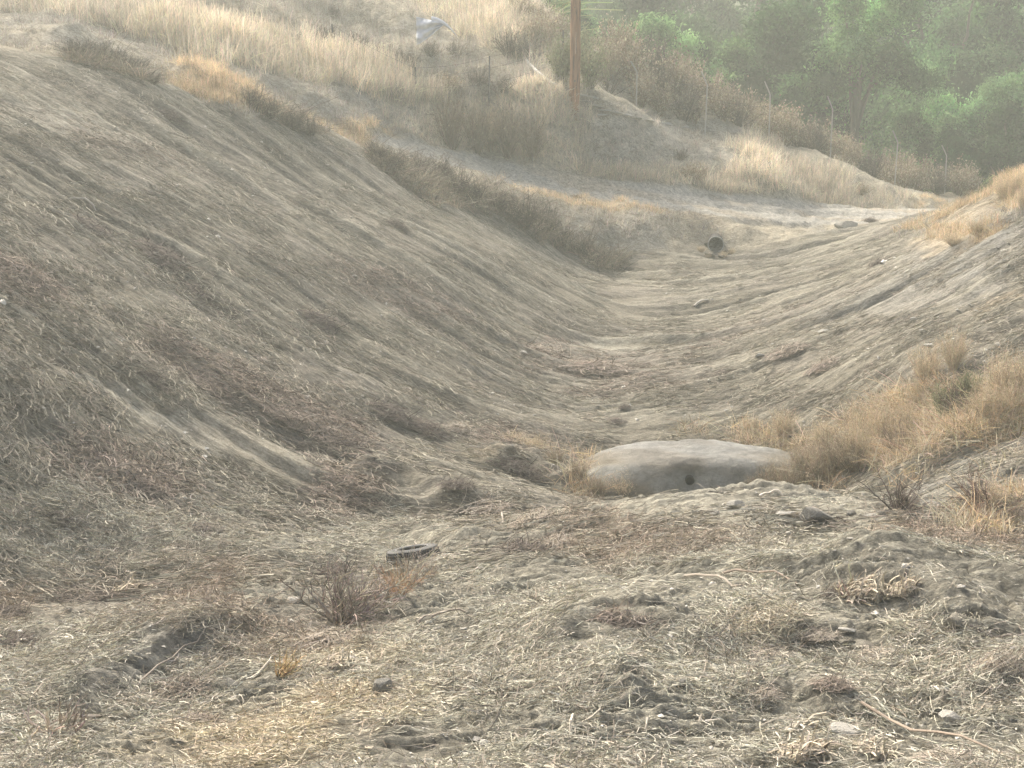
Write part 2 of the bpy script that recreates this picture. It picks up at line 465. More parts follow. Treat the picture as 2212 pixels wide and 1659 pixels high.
def mesh_np(name, V, F, mat=None, col=None, smooth=False):
    """V (n,3), F (m,3|4) arrays"""
    me = bpy.data.meshes.new(name)
    V = np.asarray(V, np.float32); F = np.asarray(F, np.int32)
    k = F.shape[1]
    me.vertices.add(len(V)); me.vertices.foreach_set('co', V.ravel())
    me.loops.add(F.size); me.loops.foreach_set('vertex_index', F.ravel())
    me.polygons.add(len(F)); me.polygons.foreach_set('loop_start', np.arange(0, F.size, k, dtype=np.int32))
    me.polygons.foreach_set('use_smooth', np.full(len(F), smooth))
    if col is not None:
        a = me.color_attributes.new('Col', 'FLOAT_COLOR', 'POINT')
        c = np.ones((len(V), 4), np.float32); c[:, :3] = col
        a.data.foreach_set('color', c.ravel())
    me.update(calc_edges=True)
    if mat: me.materials.append(mat)
    return me

def obj(name, me, parent=None):
    return link(bpy.data.objects.new(name, me), parent)

def empty(name, loc):
    o = bpy.data.objects.new(name, None); o.location = loc; o.empty_display_size = .3
    return link(o)

def ribbons(paths, widths, cols, taper=0.35):
    """paths (n,k,3), widths (n,), cols (n,3): flat bent strips"""
    n, k, _ = paths.shape
    t = np.gradient(paths, axis=1)
    up = RNG.normal(size=(n, 1, 3))
    side = np.cross(t, up); side /= np.linalg.norm(side, axis=2, keepdims=True) + 1e-9
    wk = widths[:, None, None] * np.linspace(1, taper, k)[None, :, None] * .5
    V = np.stack([paths - side * wk, paths + side * wk], 2).reshape(-1, 3)
    idx = (np.arange(n)[:, None] * k + np.arange(k - 1)[None]) * 2
    F = np.stack([idx, idx + 1, idx + 3, idx + 2], -1).reshape(-1, 4)
    C = np.repeat(cols, k * 2, axis=0)
    return V, F, C

def tubes(paths, r0, r1, cols, sides=4):
    n, k, _ = paths.shape
    t = np.gradient(paths, axis=1); t /= np.linalg.norm(t, axis=2, keepdims=True) + 1e-9
    ref = np.where(np.abs(t[..., 2:3]) > .9, np.array([1., 0, 0]), np.array([0, 0, 1.]))
    a = np.cross(t, ref); a /= np.linalg.norm(a, axis=2, keepdims=True) + 1e-9
    b = np.cross(t, a)
    lin = np.linspace(0, 1, k)[None, :]
    r = (r0[:, None] * (1 - lin) + r1[:, None] * lin)[..., None, None]
    ph = np.arange(sides) * 2 * np.pi / sides
    V = paths[:, :, None] + r * (a[:, :, None] * np.cos(ph)[:, None] + b[:, :, None] * np.sin(ph)[:, None])
    V = V.reshape(-1, 3)
    base = (np.arange(n)[:, None, None] * k + np.arange(k - 1)[None, :, None]) * sides
    s = np.arange(sides)[None, None]; s2 = (s + 1) % sides
    F = np.stack([base + s, base + s2, base + sides + s2, base + sides + s], -1).reshape(-1, 4)
    return V, F, np.repeat(cols, k * sides, axis=0)

def join_parts(parts):
    Vs, Fs, Cs = [], [], []; o = 0
    for V, F, C in parts:
        Vs.append(V); Fs.append(F + o); Cs.append(C); o += len(V)
    return np.concatenate(Vs), np.concatenate(Fs), np.concatenate(Cs)

def jcol(base, n, amt=.25, hue=.06):
    base = np.asarray(base, float)
    v = np.clip(1 + RNG.normal(size=(n, 1)) * amt, .35, 2.0)
    return np.clip(base[None] * v * (1 + RNG.normal(size=(n, 3)) * hue), 0.01, .85)

# scattered stuff: the sources and the points share one mesh; geometry nodes lay the sources on the points
def scatter_group():
    g = bpy.data.node_groups.new('lay_on_points', 'GeometryNodeTree')
    g.interface.new_socket('Geometry', in_out='INPUT', socket_type='NodeSocketGeometry')
    g.interface.new_socket('Geometry', in_out='OUTPUT', socket_type='NodeSocketGeometry')
    L = g.links.new; nd = g.nodes.new
    gi = nd('NodeGroupInput'); go = nd('NodeGroupOutput')
    def attr(name, typ):
        a = nd('GeometryNodeInputNamedAttribute'); a.data_type = typ; a.inputs['Name'].default_value = name
        return a.outputs['Attribute']
    sp = nd('GeometryNodeSeparateGeometry'); sp.domain = 'POINT'
    L(gi.outputs[0], sp.inputs['Geometry']); L(attr('is_source', 'BOOLEAN'), sp.inputs['Selection'])
    si = nd('GeometryNodeSplitToInstances'); si.domain = 'POINT'
    L(sp.outputs['Selection'], si.inputs['Geometry']); L(attr('variant', 'INT'), si.inputs['Group ID'])
    ip = nd('GeometryNodeInstanceOnPoints')
    L(sp.outputs['Inverted'], ip.inputs['Points']); L(si.outputs['Instances'], ip.inputs['Instance'])
    ip.inputs['Pick Instance'].default_value = True
    L(attr('variant', 'INT'), ip.inputs['Instance Index'])
    L(attr('turn', 'FLOAT_VECTOR'), ip.inputs['Rotation']); L(attr('size', 'FLOAT_VECTOR'), ip.inputs['Scale'])
    L(ip.outputs['Instances'], go.inputs[0])
    return g
G_SCATTER = scatter_group()

def scatter(name, sources, mat, pos, rot, size, tint, variant, label, cat):
    """sources: list of (V,F,C); pos (n,3); rot (n,3) euler; size (n,3)"""
    V, F, C = join_parts(sources)
    ns = len(V); n = len(pos)
    allV = np.concatenate([V, pos]); col = np.concatenate([C, np.ones((n, 3))])
    me = mesh_np(name, allV, F, mat, col)
    def A(nm, typ, arr, key='value'):
        a = me.attributes.new(nm, typ, 'POINT'); a.data.foreach_set(key, np.ascontiguousarray(arr).ravel())
    A('is_source', 'BOOLEAN', np.concatenate([np.ones(ns, bool), np.zeros(n, bool)]))
    vs = np.concatenate([np.full(len(s[0]), i) for i, s in enumerate(sources)] + [variant]).astype(np.int32)
    A('variant', 'INT', vs)
    z = np.zeros((ns, 3), np.float32)
    A('turn', 'FLOAT_VECTOR', np.concatenate([z, rot]).astype(np.float32), 'vector')
    A('size', 'FLOAT_VECTOR', np.concatenate([z + 1, size]).astype(np.float32), 'vector')
    A('tint', 'FLOAT_VECTOR', np.concatenate([z + 1, tint]).astype(np.float32), 'vector')
    o = obj(name, me)
    md = o.modifiers.new('lay', 'NODES'); md.node_group = G_SCATTER
    tag(o, label, cat, None, 'stuff')
    return o

def normals_euler(x, y, yaw, tilt_noise=.1, hf=None, eps=.15, follow=1.0):
    hf = hf or base_h
    dzx = (hf(x + eps, y) - hf(x - eps, y)) / (2 * eps) * follow
    dzy = (hf(x, y + eps) - hf(x, y - eps)) / (2 * eps) * follow
    dzx = dzx + RNG.normal(size=x.shape) * tilt_noise; dzy = dzy + RNG.normal(size=x.shape) * tilt_noise
    nrm = np.stack([-dzx, -dzy, np.ones_like(dzx)], 1); nrm /= np.linalg.norm(nrm, axis=1, keepdims=True)
    c = np.stack([np.cos(yaw), np.sin(yaw), np.zeros_like(yaw)], 1)
    xa = c - nrm * (c * nrm).sum(1, keepdims=True); xa /= np.linalg.norm(xa, axis=1, keepdims=True)
    ya = np.cross(nrm, xa)
    # rotation matrix columns xa, ya, nrm -> euler XYZ
    sy = np.sqrt(xa[:, 0] ** 2 + xa[:, 1] ** 2)
    return np.stack([np.arctan2(ya[:, 2], nrm[:, 2]), np.arctan2(-xa[:, 2], sy), np.arctan2(xa[:, 1], xa[:, 0])], 1)

# ------------------------------------------------------------------ ground colour: soils, dust and matted straw where they lie
def blob(px, py, cx, cy, rx, ry, ang=0.0, soft=.5, nz=0):
    a = math.radians(ang); dx = px - cx; dy = py - cy
    u = (dx * math.cos(a) + dy * math.sin(a)) / rx; v = (-dx * math.sin(a) + dy * math.cos(a)) / ry
    r = np.sqrt(u * u + v * v) + nz
    return 1 - sstep(1 - soft, 1 + soft, r)

def rim_row(px): return np.interp(px, [0, 200, 400, 600, 800, 900, 1100, 1200, 1310, 1400, 1640, 1800, 2000, 2212], [100, 135, 190, 262, 335, 385, 445, 512, 560, 540, 540, 500, 458, 372])

SOIL = np.array([.20, .184, .142]); DUST = np.array([.32, .305, .245]); DARK = np.array([.105, .10, .083])
REDT = np.array([.225, .205, .17]); PALE = np.array([.43, .41, .33]); GOLD = np.array([.42, .375, .28]); GREY = np.array([.27, .262, .23])
ROADC = np.array([.40, .385, .335]); ORNG = np.array([.38, .315, .22]); LITT = np.array([.335, .322, .258])

PATCH = [ # colour, strength, cx, cy, rx, ry, angle
 (np.array([.37, .34, .265]), 1.02, 520, 968, 200, 22, 23), (PALE, .5, 330, 880, 140, 25, 25),
 (DARK, .75, 190, 480, 90, 22, 35), (DARK, .85, 390, 620, 120, 30, 28), (DARK, .6, 300, 530, 150, 24, 32), (DARK, .5, 330, 590, 150, 30, 25),
 (DARK, .7, 860, 895, 110, 22, 22), (DARK, .8, 800, 1010, 90, 20, 18), (DARK, .45, 560, 350, 260, 22, 26), (DARK, .5, 260, 215, 160, 20, 22),
 (DARK, .5, 420, 265, 160, 22, 26), (DARK, .45, 160, 1140, 170, 30, 28), (DARK, .6, 680, 735, 60, 22, 20), (DARK, .4, 640, 410, 100, 14, 28), (DARK, .6, 960, 890, 60, 18, 20),
 (REDT, .8, 60, 620, 120, 40, 25), (REDT, .9, 280, 1030, 150, 60, 20), (REDT, .9, 700, 920, 150, 50, 15), (REDT, .8, 870, 640, 170, 36, 20),
 (REDT, .9, 480, 830, 170, 36, 20), (REDT, .8, 740, 1070, 80, 60, 0), (REDT, .8, 1280, 790, 140, 26, -2), (REDT, .9, 1190, 760, 60, 26, 0),
 (REDT, .8, 1130, 960, 100, 40, 5), (REDT, .7, 1380, 830, 140, 20, -6), (REDT, .6, 230, 300, 260, 24, 22), (REDT, .6, 500, 200, 200, 20, 22),
 (REDT, .6, 150, 1290, 300, 40, -3), (REDT, .55, 560, 1330, 250, 60, -5), (REDT, .5, 1500, 760, 160, 24, -18),(REDT, .5, 1650, 700, 160, 24, -14),
 (PALE, .6, 1290, 752, 80, 14, 0), (PALE, .3, 1350, 885, 180, 16, 2), (PALE, .5, 300, 150, 260, 16, 20), (PALE, .4, 100, 240, 160, 22, 20),
 (GREY, .7, 2100, 560, 160, 50, -10), (GREY, .6, 1950, 640, 200, 40, -12), (GREY, .8, 2120, 970, 130, 30, -24), (GREY, .8, 2010, 1060, 90, 26, -26),
 (GREY, .8, 2160, 490, 90, 40, -20), (ORNG, .6, 2120, 450, 120, 26, -22), (ORNG, .7, 2050, 520, 80, 26, -10), (ORNG, .6, 2180, 640, 60, 14, -15),
 (np.array([.43, .40, .33]), .9, 1430, 315, 190, 48, 15), (GREY, .5, 1650, 370, 110, 26, 15), (GREY, .7, 700, 250, 100, 26, 25), (GREY, .8, 820, 250, 80, 22, 25),
 (GREY, .7, 150, 60, 180, 34, 10), (ORNG, .7, 440, 180, 80, 22, 18), (ORNG, .8, 755, 285, 70, 16, 16), (ORNG, .5, 1180, 410, 160, 12, 14),
 (ORNG, .5, 1400, 455, 140, 12, 8), (ORNG, .5, 1780, 478, 90, 8, 8), (ORNG, .6, 1130, 980, 110, 30, 5),
 (PALE, .5, 1320, 1500, 500, 60, 0), (PALE, .5, 1700, 1130, 400, 40, 3), (PALE, .5, 1650, 1330, 300, 25, 0), (GOLD, .4, 600, 1560, 260, 50, -8),
 (GOLD, .5, 480, 1620, 240, 40, 0), (GOLD, .4, 700, 1420, 120, 24, 0), (GREY, .6, 330, 1440, 170, 35, -16), (DARK, .4, 700, 1215, 80, 20, 0), (DARK, .5, 1110, 1200, 90, 16, 0),
 (DARK, .4, 380, 1265, 90, 20, -5), (DARK, .6, 20, 1370, 60, 40, 0), (DARK, .35, 1860, 1300, 110, 24, 8), 
 (DARK, .5, 1270, 540, 90, 24, 40), (DARK, .4, 1130, 450, 120, 20, 26), (DARK, .3, 1600, 540, 160, 26, 0), (DARK, .5, 2150, 1100, 90, 26, 0),
]

def ground_color(x, y, z):
    px, py = project(x, y, z)
    n1 = fbm(TA, x, y, 12.0); n2 = fbm(TB, x, y, 5.0)
    C = SOIL[None] * np.ones((len(x), 1))
    def mix(col, m):
        nonlocal C
        C = C * (1 - m[:, None]) + col[None] * m[:, None]
    rr = rim_row(px)
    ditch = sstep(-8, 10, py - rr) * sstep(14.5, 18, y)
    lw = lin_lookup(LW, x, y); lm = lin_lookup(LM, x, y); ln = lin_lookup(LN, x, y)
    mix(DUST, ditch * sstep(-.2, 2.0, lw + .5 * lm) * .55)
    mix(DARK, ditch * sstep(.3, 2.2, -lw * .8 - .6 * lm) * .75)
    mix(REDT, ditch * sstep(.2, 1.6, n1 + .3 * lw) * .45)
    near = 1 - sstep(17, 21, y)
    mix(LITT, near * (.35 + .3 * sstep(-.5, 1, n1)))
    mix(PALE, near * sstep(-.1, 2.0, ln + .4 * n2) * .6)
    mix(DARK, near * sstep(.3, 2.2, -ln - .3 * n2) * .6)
    upper = (1 - sstep(-8, 8, py - rr)) * sstep(38, 42, y)
    mix(np.array([.38, .34, .255]), upper * .85)
    mix(GREY, upper * sstep(.2, 1.4, n1 - .2 * n2) * .5)
    mix(GOLD, upper * sstep(.2, 1.4, -n1) * .5)
    vis = y < 75
    for col, s, cx, cy, rx, ry, ang in PATCH:
        nz = .22 * n1 + .13 * n2 + .12 * lw
        m = blob(px, py, cx, cy, rx, ry, ang, .45, nz) * s * vis
        mix(col, m * (.72 if col is DARK else .9))
    rd = road_mask(px, py, y)
    mix(ROADC, rd * (.75 + .25 * sstep(-1, 1, n2)))
    mix(ORNG, rd * sstep(.5, 1.5, fbm(TA, x * .4, y * 2, 9.0)) * .5)
    far = sstep(74, 80, y)
    mix(np.array([.13, .15, .08]), far)
    mix(np.array([.19, .18, .12]), far * sstep(-.2, 1, n1) * .6)
    return np.clip(C, .02, .8)

# ------------------------------------------------------------------ ground mesh
rowsY = np.concatenate([np.linspace(-3.4, 8.2, 26)[:-1], np.geomspace(8.2, 70, 900)[:-1], np.geomspace(70, 176, 70)])
dense = 0.335
colsU = np.concatenate([-np.geomspace(1.9, dense, 26)[:-1], np.linspace(-dense, dense, 860), np.geomspace(dense, 1.9, 26)[1:]])
RY, CU = np.meshgrid(rowsY, colsU, indexing='ij')
VX = (CU * (RY + 4.0)).ravel(); VY = RY.ravel()
VX = np.clip(VX, -49, 61)
BZ = base_h(VX, VY)
VZ = BZ + detail_h(VX, VY, BZ)
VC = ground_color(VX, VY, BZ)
nr, nc = RY.shape
i0 = (np.arange(nr - 1)[:, None] * nc + np.arange(nc - 1)[None]).ravel()
Fg = np.stack([i0, i0 + 1, i0 + nc + 1, i0 + nc], 1)
ppx, ppy = project(VX, VY, BZ)
rm = road_mask(ppx, ppy, VY) > .5
fr = rm[Fg].all(1)
Vg = np.stack([VX, VY, VZ], 1)
sd_ = sstep(-2.0, 2.0, VX - floor_x(VY)); nearw = 1 - sstep(15.5, 19.0, VY)
nearw = np.maximum(nearw, (1 - sstep(-6, 10, ppy - rim_row(ppx))) * sstep(38, 42, VY))
FLOW = np.stack([(1 - sd_) * (1 - nearw), sd_ * (1 - nearw), nearw], 1)
def sub_mesh(name, mask):
    F = Fg[mask]; used = np.unique(F); re = np.full(len(Vg), -1, np.int64); re[used] = np.arange(len(used))
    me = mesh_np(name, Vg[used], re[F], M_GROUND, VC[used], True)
    fa = me.color_attributes.new('Flow', 'FLOAT_COLOR', 'POINT'); c4 = np.ones((len(used), 4), np.float32); c4[:, :3] = FLOW[used]
    fa.data.foreach_set('color', c4.ravel())
    o = obj(name, me); o['kind'] = 'structure'
    return o
area_far = VY[Fg[:, 0]] > 70.5
sub_mesh('ground', ~fr & ~area_far)
sub_mesh('dirt_road', fr)
sub_mesh('hillside', area_far & ~fr)
#@@END_TERRAIN

# ------------------------------------------------------------------ haze
def box_mesh(name, lo, hi, mat):
    x0, y0, z0 = lo; x1, y1, z1 = hi
    V = [(x0,y0,z0),(x1,y0,z0),(x1,y1,z0),(x0,y1,z0),(x0,y0,z1),(x1,y0,z1),(x1,y1,z1),(x0,y1,z1)]
    F = [(0,3,2,1),(4,5,6,7),(0,1,5,4),(1,2,6,5),(2,3,7,6),(3,0,4,7)]
    return mesh_np(name, V, F, mat)
hm = bpy.data.materials.new('haze_air'); hm.use_nodes = True
hn = hm.node_tree; hn.nodes.remove(hn.nodes['Principled BSDF'])
pv = hn.nodes.new('ShaderNodeVolumePrincipled'); pv.inputs['Color'].default_value = (.90, .97, .87, 1)
pv.inputs['Density'].default_value = HAZE; pv.inputs['Anisotropy'].default_value = 0.35
hn.links.new(pv.outputs[0], hn.nodes['Material Output'].inputs['Volume'])
tag(obj('haze', box_mesh('haze', (-75, -20, -16), (90, 200, 30), hm)), 'thin pale haze hanging over the whole valley', 'haze', None, 'stuff')

# ------------------------------------------------------------------ straw, stalks and short sticks left on the scraped ground
def bent(n, k, L, curl, lift, fan=1.0):
    """n bent stalks lying on the ground around the origin"""
    yaw = RNG.normal(size=n) * fan
    p = np.zeros((n, k, 3)); d = np.stack([np.cos(yaw), np.sin(yaw), RNG.normal(size=n) * .12], 1)
    p[:, 0] = 0
    turn = RNG.normal(size=n) * curl
    cur = yaw.copy(); el_ = np.abs(RNG.normal(size=n)) * lift
    for i in range(1, k):
        cur = cur + turn + RNG.normal(size=n) * curl * .6
        el_ = el_ - 2 * lift * np.abs(RNG.normal(size=n)) / (k - 1)
        st = np.stack([np.cos(cur) * np.cos(el_), np.sin(cur) * np.cos(el_), np.sin(el_)], 1)
        p[:, i] = p[:, i - 1] + st * (L / (k - 1))[:, None]
    p -= p.mean(1, keepdims=True) * np.array([1, 1, 0])
    return p

def straw_source(n, R, lmin, lmax, wmin, wmax, base, curl=.35, lift=.25, fan=.6, amt=.25):
    L = RNG.uniform(lmin, lmax, n)
    p = bent(n, 4, L, curl, lift, fan)
    r = R * np.sqrt(RNG.random(n)); a = RNG.random(n) * 6.283
    off = np.stack([np.cos(a) * r, np.sin(a) * r, RNG.uniform(.004, .03, n)], 1)
    p = p + off[:, None]
    p[..., 2] = np.maximum(p[..., 2], .004)
    V, F, C = ribbons(p, RNG.uniform(wmin, wmax, n), jcol(base, n, amt, .02), .6)
    return V, F, C

def screen_points(n, y0, y1, dens=None):
    """points on the ground, evenly spread as one sees them from the bank, thinned by dens(px,py)"""
    px = RNG.uniform(-250, 2460, n); py = RNG.uniform(y0, y1, n)
    if dens is not None:
        k = RNG.random(n) < dens(px, py); px, py = px[k], py[k]
    q = hit(px, py)
    k = q[:, 1] < 74
    return px[k], py[k], q[k]

def fine_z(x, y):
    b = base_h(x, y); return b + detail_h(x, y, b)

src = [straw_source(26, .20, .04, .18, .003, .006, (.49, .475, .385), .2, .12) for _ in range(4)] + \
      [straw_source(14, .20, .06, .26, .003, .007, (.31, .275, .22), .32, .3) for _ in range(3)] + \
      [straw_source(20, .18, .03, .11, .005, .011, (.54, .515, .42), fan=1.2) for _ in range(2)]
KEEP = [(828,1497,40),(2052,1556,50),(1828,1584,55),(1765,1122,50),(1700,1116,32),(1590,1096,28),(825,1292,28),(640,1300,24),(1290,1392,90),
 (2065,1352,50),(1870,1400,50),(500,1480,34),(1830,1362,30),(1475,1480,22),(1780,1460,30),(760,1430,40),(891,1225,60),(330,1440,70)]
def dens_near(px, py):
    n = fbm(TA, px / 100., py / 45., 12.0)
    d = np.clip(np.where(px > 1150, .30, .42) + .62 * n, .03, 1)
    for t in TRACKS:
        ty = [p[1] for p in t][::-1]; tx = [p[0] for p in t][::-1]
        cx = np.interp(py, ty, tx); wd = np.interp(py, [1150, 1300, 1700], [32, 45, 78])
        d = np.where((np.abs(px - cx) < wd) & (py > ty[0]) & (py < ty[-1]), d * .3, d)
    for kx, ky, kr in KEEP: d = np.where((px - kx) ** 2 + ((py - ky) * 2) ** 2 < kr * kr, d * .12, d)
    for line, A, back, face in BERMS:          # the cut faces are bare
        lx = [p[0] for p in line]; ly = [p[1] for p in line]
        e = A * 150
        on = (px > lx[0] - 5) & (px < lx[-1] + 5)
        yy = np.interp(px, lx, ly)
        d = np.where(on & (py > yy) & (py < yy + e), d * .04, d)
    return d
px, py, q = screen_points(64000, 1085, 1760, dens_near)
k = q[:, 1] < 26; px, py, q = px[k], py[k], q[k]
q[:, 2] = fine_z(q[:, 0], q[:, 1])
n = len(q)
yaw = drag_angle(q[:, 0], q[:, 1]) + RNG.normal(size=n) * .35 + np.where(RNG.random(n) < .5, np.pi, 0)
gold = blob(px, py, 600, 1560, 300, 70, -8) + blob(px, py, 480, 1620, 260, 50, 0) + .6 * blob(px, py, 720, 1420, 160, 30, 0) + .5 * blob(px, py, 1750, 1375, 240, 20, 0)
red = blob(px, py, 150, 1290, 420, 60, -3) + blob(px, py, 560, 1320, 300, 90, -5) + blob(px, py, 1300, 1150, 300, 60, 0) + blob(px, py, 2050, 1150, 260, 60, 0)
tint = np.ones((n, 3)) * RNG.uniform(.75, 1.2, (n, 1))
tint *= 1 + np.clip(gold, 0, 1)[:, None] * np.array([.24, .16, .06])
tint *= 1 - np.clip(red, 0, 1)[:, None] * np.array([.10, .17, .20])
var = np.where(RNG.random(n) < np.clip(.25 + red * .4, 0, .8), RNG.integers(4, 7, n), np.where(RNG.random(n) < .3, RNG.integers(7, 9, n), RNG.integers(0, 4, n)))
sz = RNG.uniform(.7, 1.25, (n, 1)) * np.ones((1, 3))
scatter('straw_litter', src, M_STRAW, q + [0, 0, .004], normals_euler(q[:, 0], q[:, 1], yaw, .12, fine_z, .12), sz, tint, var,
        'pale dry stalks and straw strewn over the scraped foreground', 'straw')

# thinner scatter over the ditch sides
src = [straw_source(14, .34, .08, .34, .006, .013, (.31, .29, .228), .14, .06, .45, .38) for _ in range(4)] + \
      [straw_source(16, .30, .10, .38, .006, .013, (.25, .218, .18), .3, .25, .9, .4) for _ in range(3)]
def dens_ditch(px, py):
    d = .42 + .38 * fbm(TA, px / 60., py / 30., 9.0)
    for c, s, cx, cy, rx, ry, an in PATCH:
        if c is REDT: d = d + blob(px, py, cx, cy, rx, ry, an) * s * .9
        if c is PALE or s > 1: d = d - blob(px, py, cx, cy, rx, ry, an) * s * .9
    return np.clip(d * sstep(-2, 12, py - rim_row(px)), 0, 1)
px, py, q = screen_points(64000, 100, 1260, dens_ditch)
k = q[:, 1] > 15.5; px, py, q = px[k], py[k], q[k]
q[:, 2] = fine_z(q[:, 0], q[:, 1]); n = len(q)
red = np.zeros(n)
for c, s, cx, cy, rx, ry, an in PATCH:
    if c is REDT: red = np.maximum(red, blob(px, py, cx, cy, rx, ry, an) * s)
yaw = drag_angle(q[:, 0], q[:, 1]) + RNG.normal(size=n) * (.22 + .5 * red)
var = np.where(RNG.random(n) < .15 + .7 * red, RNG.integers(4, 7, n), RNG.integers(0, 4, n))
tint = np.ones((n, 3)) * RNG.uniform(.7, 1.15, (n, 1)) * (1 + red[:, None] * np.array([.06, -.0, -.02]))
sz = RNG.uniform(.6, 1.15, (n, 1)) * np.ones((1, 3))
scatter('torn_stalks', src, M_STRAW, q + [0, 0, .006], normals_euler(q[:, 0], q[:, 1], yaw, .08, base_h, .4), sz, tint, var,
        'dry uprooted stalks dragged down the sides of the ditch', 'dead stalks')

# pebbles and crumbs
def pebble_source(base):
    V = np.array([(0,0,1),(1,0,0),(.3,.95,0),(-.8,.6,0),(-.8,-.6,0),(.3,-.95,0),(0,0,-1)]) * RNG.uniform(.6, 1.2, (7, 3)) * [1, .8, .5]
    F = np.array([(0,1,2,2),(0,2,3,3),(0,3,4,4),(0,4,5,5),(0,5,1,1),(6,2,1,1),(6,3,2,2),(6,4,3,3),(6,5,4,4),(6,1,5,5)])
    return V * .02, F[:, :3], np.repeat(np.array([base]), 7, 0)
src = [pebble_source((.42, .40, .35)), pebble_source((.33, .32, .28)), pebble_source((.55, .53, .47)), pebble_source((.25, .24, .2))]
px, py, q = screen_points(9000, 1075, 1760, lambda a, b: np.clip(.5 + .4 * fbm(TA, a / 90., b / 50., 10.), .05, 1))
k = q[:, 1] < 24; q = q[k]; q[:, 2] = fine_z(q[:, 0], q[:, 1]); n = len(q)
s_ = (RNG.pareto(2.2, (n, 1)) * .35 + .35).clip(.3, 2.6) * np.ones((1, 3))
scatter('pebbles', src, M_STRAW, q, np.stack([RNG.normal(size=n) * .3, RNG.normal(size=n) * .3, RNG.random(n) * 6.28], 1), s_,
        np.ones((n, 3)) * RNG.uniform(.8, 1.25, (n, 1)), RNG.integers(0, 4, n), 'small pebbles and crumbs of soil over the scraped foreground', 'pebbles')
px, py, q = screen_points(16000, 110, 1085, lambda a, b: sstep(0, 20, b - rim_row(a)) * np.clip(.35 + .4 * (a > 1500) + .35 * fbm(TA, a / 50., b / 30., 8.), 0, 1))
q[:, 2] = fine_z(q[:, 0], q[:, 1]); n = len(q)
s_ = (RNG.pareto(2.4, (n, 1)) * .8 + .7).clip(.7, 3.6) * np.ones((1, 3))
scatter('gravel', src, M_STRAW, q, np.stack([RNG.normal(size=n) * .3, RNG.normal(size=n) * .3, RNG.random(n) * 6.28], 1), s_,
        np.ones((n, 3)) * RNG.uniform(.8, 1.25, (n, 1)), RNG.integers(0, 4, n), 'loose gravel and crumbs of soil on the ditch sides', 'gravel')

# ------------------------------------------------------------------ dry grass
def tuft_source(n, R, h0, h1, w, base, lean=.35, k=4):
    r = R * np.sqrt(RNG.random(n)); a = RNG.random(n) * 6.283
    p0 = np.stack([np.cos(a) * r, np.sin(a) * r, -.03 * np.ones(n)], 1)
    H = RNG.uniform(h0, h1, n); ln = np.abs(RNG.normal(size=n)) * lean; az_ = RNG.random(n) * 6.283
    t = np.linspace(0, 1, k)[None, :, None]
    d = np.stack([np.cos(az_) * ln, np.sin(az_) * ln, np.ones(n)], 1)[:, None] * H[:, None, None]
    droop = np.stack([np.cos(az_), np.sin(az_), -.6 * np.ones(n)], 1)[:, None] * (H * ln)[:, None, None]
    p = p0[:, None] + d * t + droop * t ** 2 * .6
    return ribbons(p, np.full(n, w) * RNG.uniform(.7, 1.3, n), jcol(base, n, .25), .5)

GRASS = (.55, .505, .40)
src = [tuft_source(26, .30, .35, .85, .016, GRASS) for _ in range(4)] + [tuft_source(22, .28, .2, .5, .018, (.40, .36, .28), .6) for _ in range(3)]
FIELDS = [ # cx, cy, rx, ry, angle, density, gold(1)/grey(0), height
 (550,100,420,45,14,1,1,1.1), (850,180,160,40,18,1,1,1.2), (700,130,260,40,18,.9,1,1.1), (250,30,260,30,8,.8,.7,.9), (1050,40,150,60,25,1,1,1.0),
 (480,200,110,22,20,.9,1,.6), (1150,235,110,40,10,.9,.9,.8), (760,285,90,18,14,.9,1,.6), (1130,320,80,20,5,.6,.8,.7), (1215,310,40,40,0,.5,.8,.7),
 (1350,375,160,26,8,.9,.85,.7), (1620,405,200,30,8,.9,.9,.8), (1750,390,160,30,22,.9,.9,.9), (1900,430,120,20,12,.9,.85,.7), (1650,330,50,22,30,.6,.8,.9),
 (960,150,200,80,20,.5,.2,.7), (640,60,260,50,10,.6,.2,.8), (150,80,200,30,10,.6,.1,.5), (700,240,140,24,20,.4,.1,.5), (1000,260,160,50,10,.5,.7,.6),
 (1250,430,160,16,12,.6,.8,.4), (2195,400,50,50,0,1,1.2,.7), (2060,450,110,20,-18,.9,1.2,.45), (2090,510,70,24,-5,.8,1.2,.45), (2000,440,60,10,0,.6,.8,.4),
]
def field_dens(px, py):
    d = np.full_like(px, .30) * (py < rim_row(px) - 4) * (px < 1560)
    for cx, cy, rx, ry, an, de, go, hh in FIELDS:
        d = np.maximum(d, blob(px, py, cx, cy, rx, ry, an, .5, .25 * fbm(TA, px / 90., py / 60., 10.)) * de)
    return d
def no_road(px, py, y): return road_mask(px, py, y) < .1
px, py, q = screen_points(46000, -60, 520, field_dens)
ok = (q[:, 1] > 33) & no_road(px, py, q[:, 1]); px, py, q = px[ok], py[ok], q[ok]
q[:, 2] = fine_z(q[:, 0], q[:, 1]); n = len(q)
go_ = RNG.uniform(0, .6, n); hh_ = RNG.uniform(.3, .6, n); bw = np.zeros(n)
for cx, cy, rx, ry, an, de, go, hh in FIELDS:
    b_ = blob(px, py, cx, cy, rx, ry, an); up = b_ > np.maximum(bw, .15)
    go_ = np.where(up, go, go_); hh_ = np.where(up, hh, hh_); bw = np.maximum(bw, b_)
gold = np.array([1.22, 1.20, 1.16]); grey = np.array([.62, .64, .72]); orng = np.array([1.02, .90, .74])
tint = grey + (gold - grey) * np.clip(go_, 0, 1)[:, None]
tint = np.where((go_ > 1.1)[:, None] | ((hh_ < .65) & (go_ > .75))[:, None], orng, tint)
tint = tint * RNG.uniform(.75, 1.2, (n, 1)) * (1 + .12 * fbm(TA, q[:, 0], q[:, 1], 14.)[:, None])
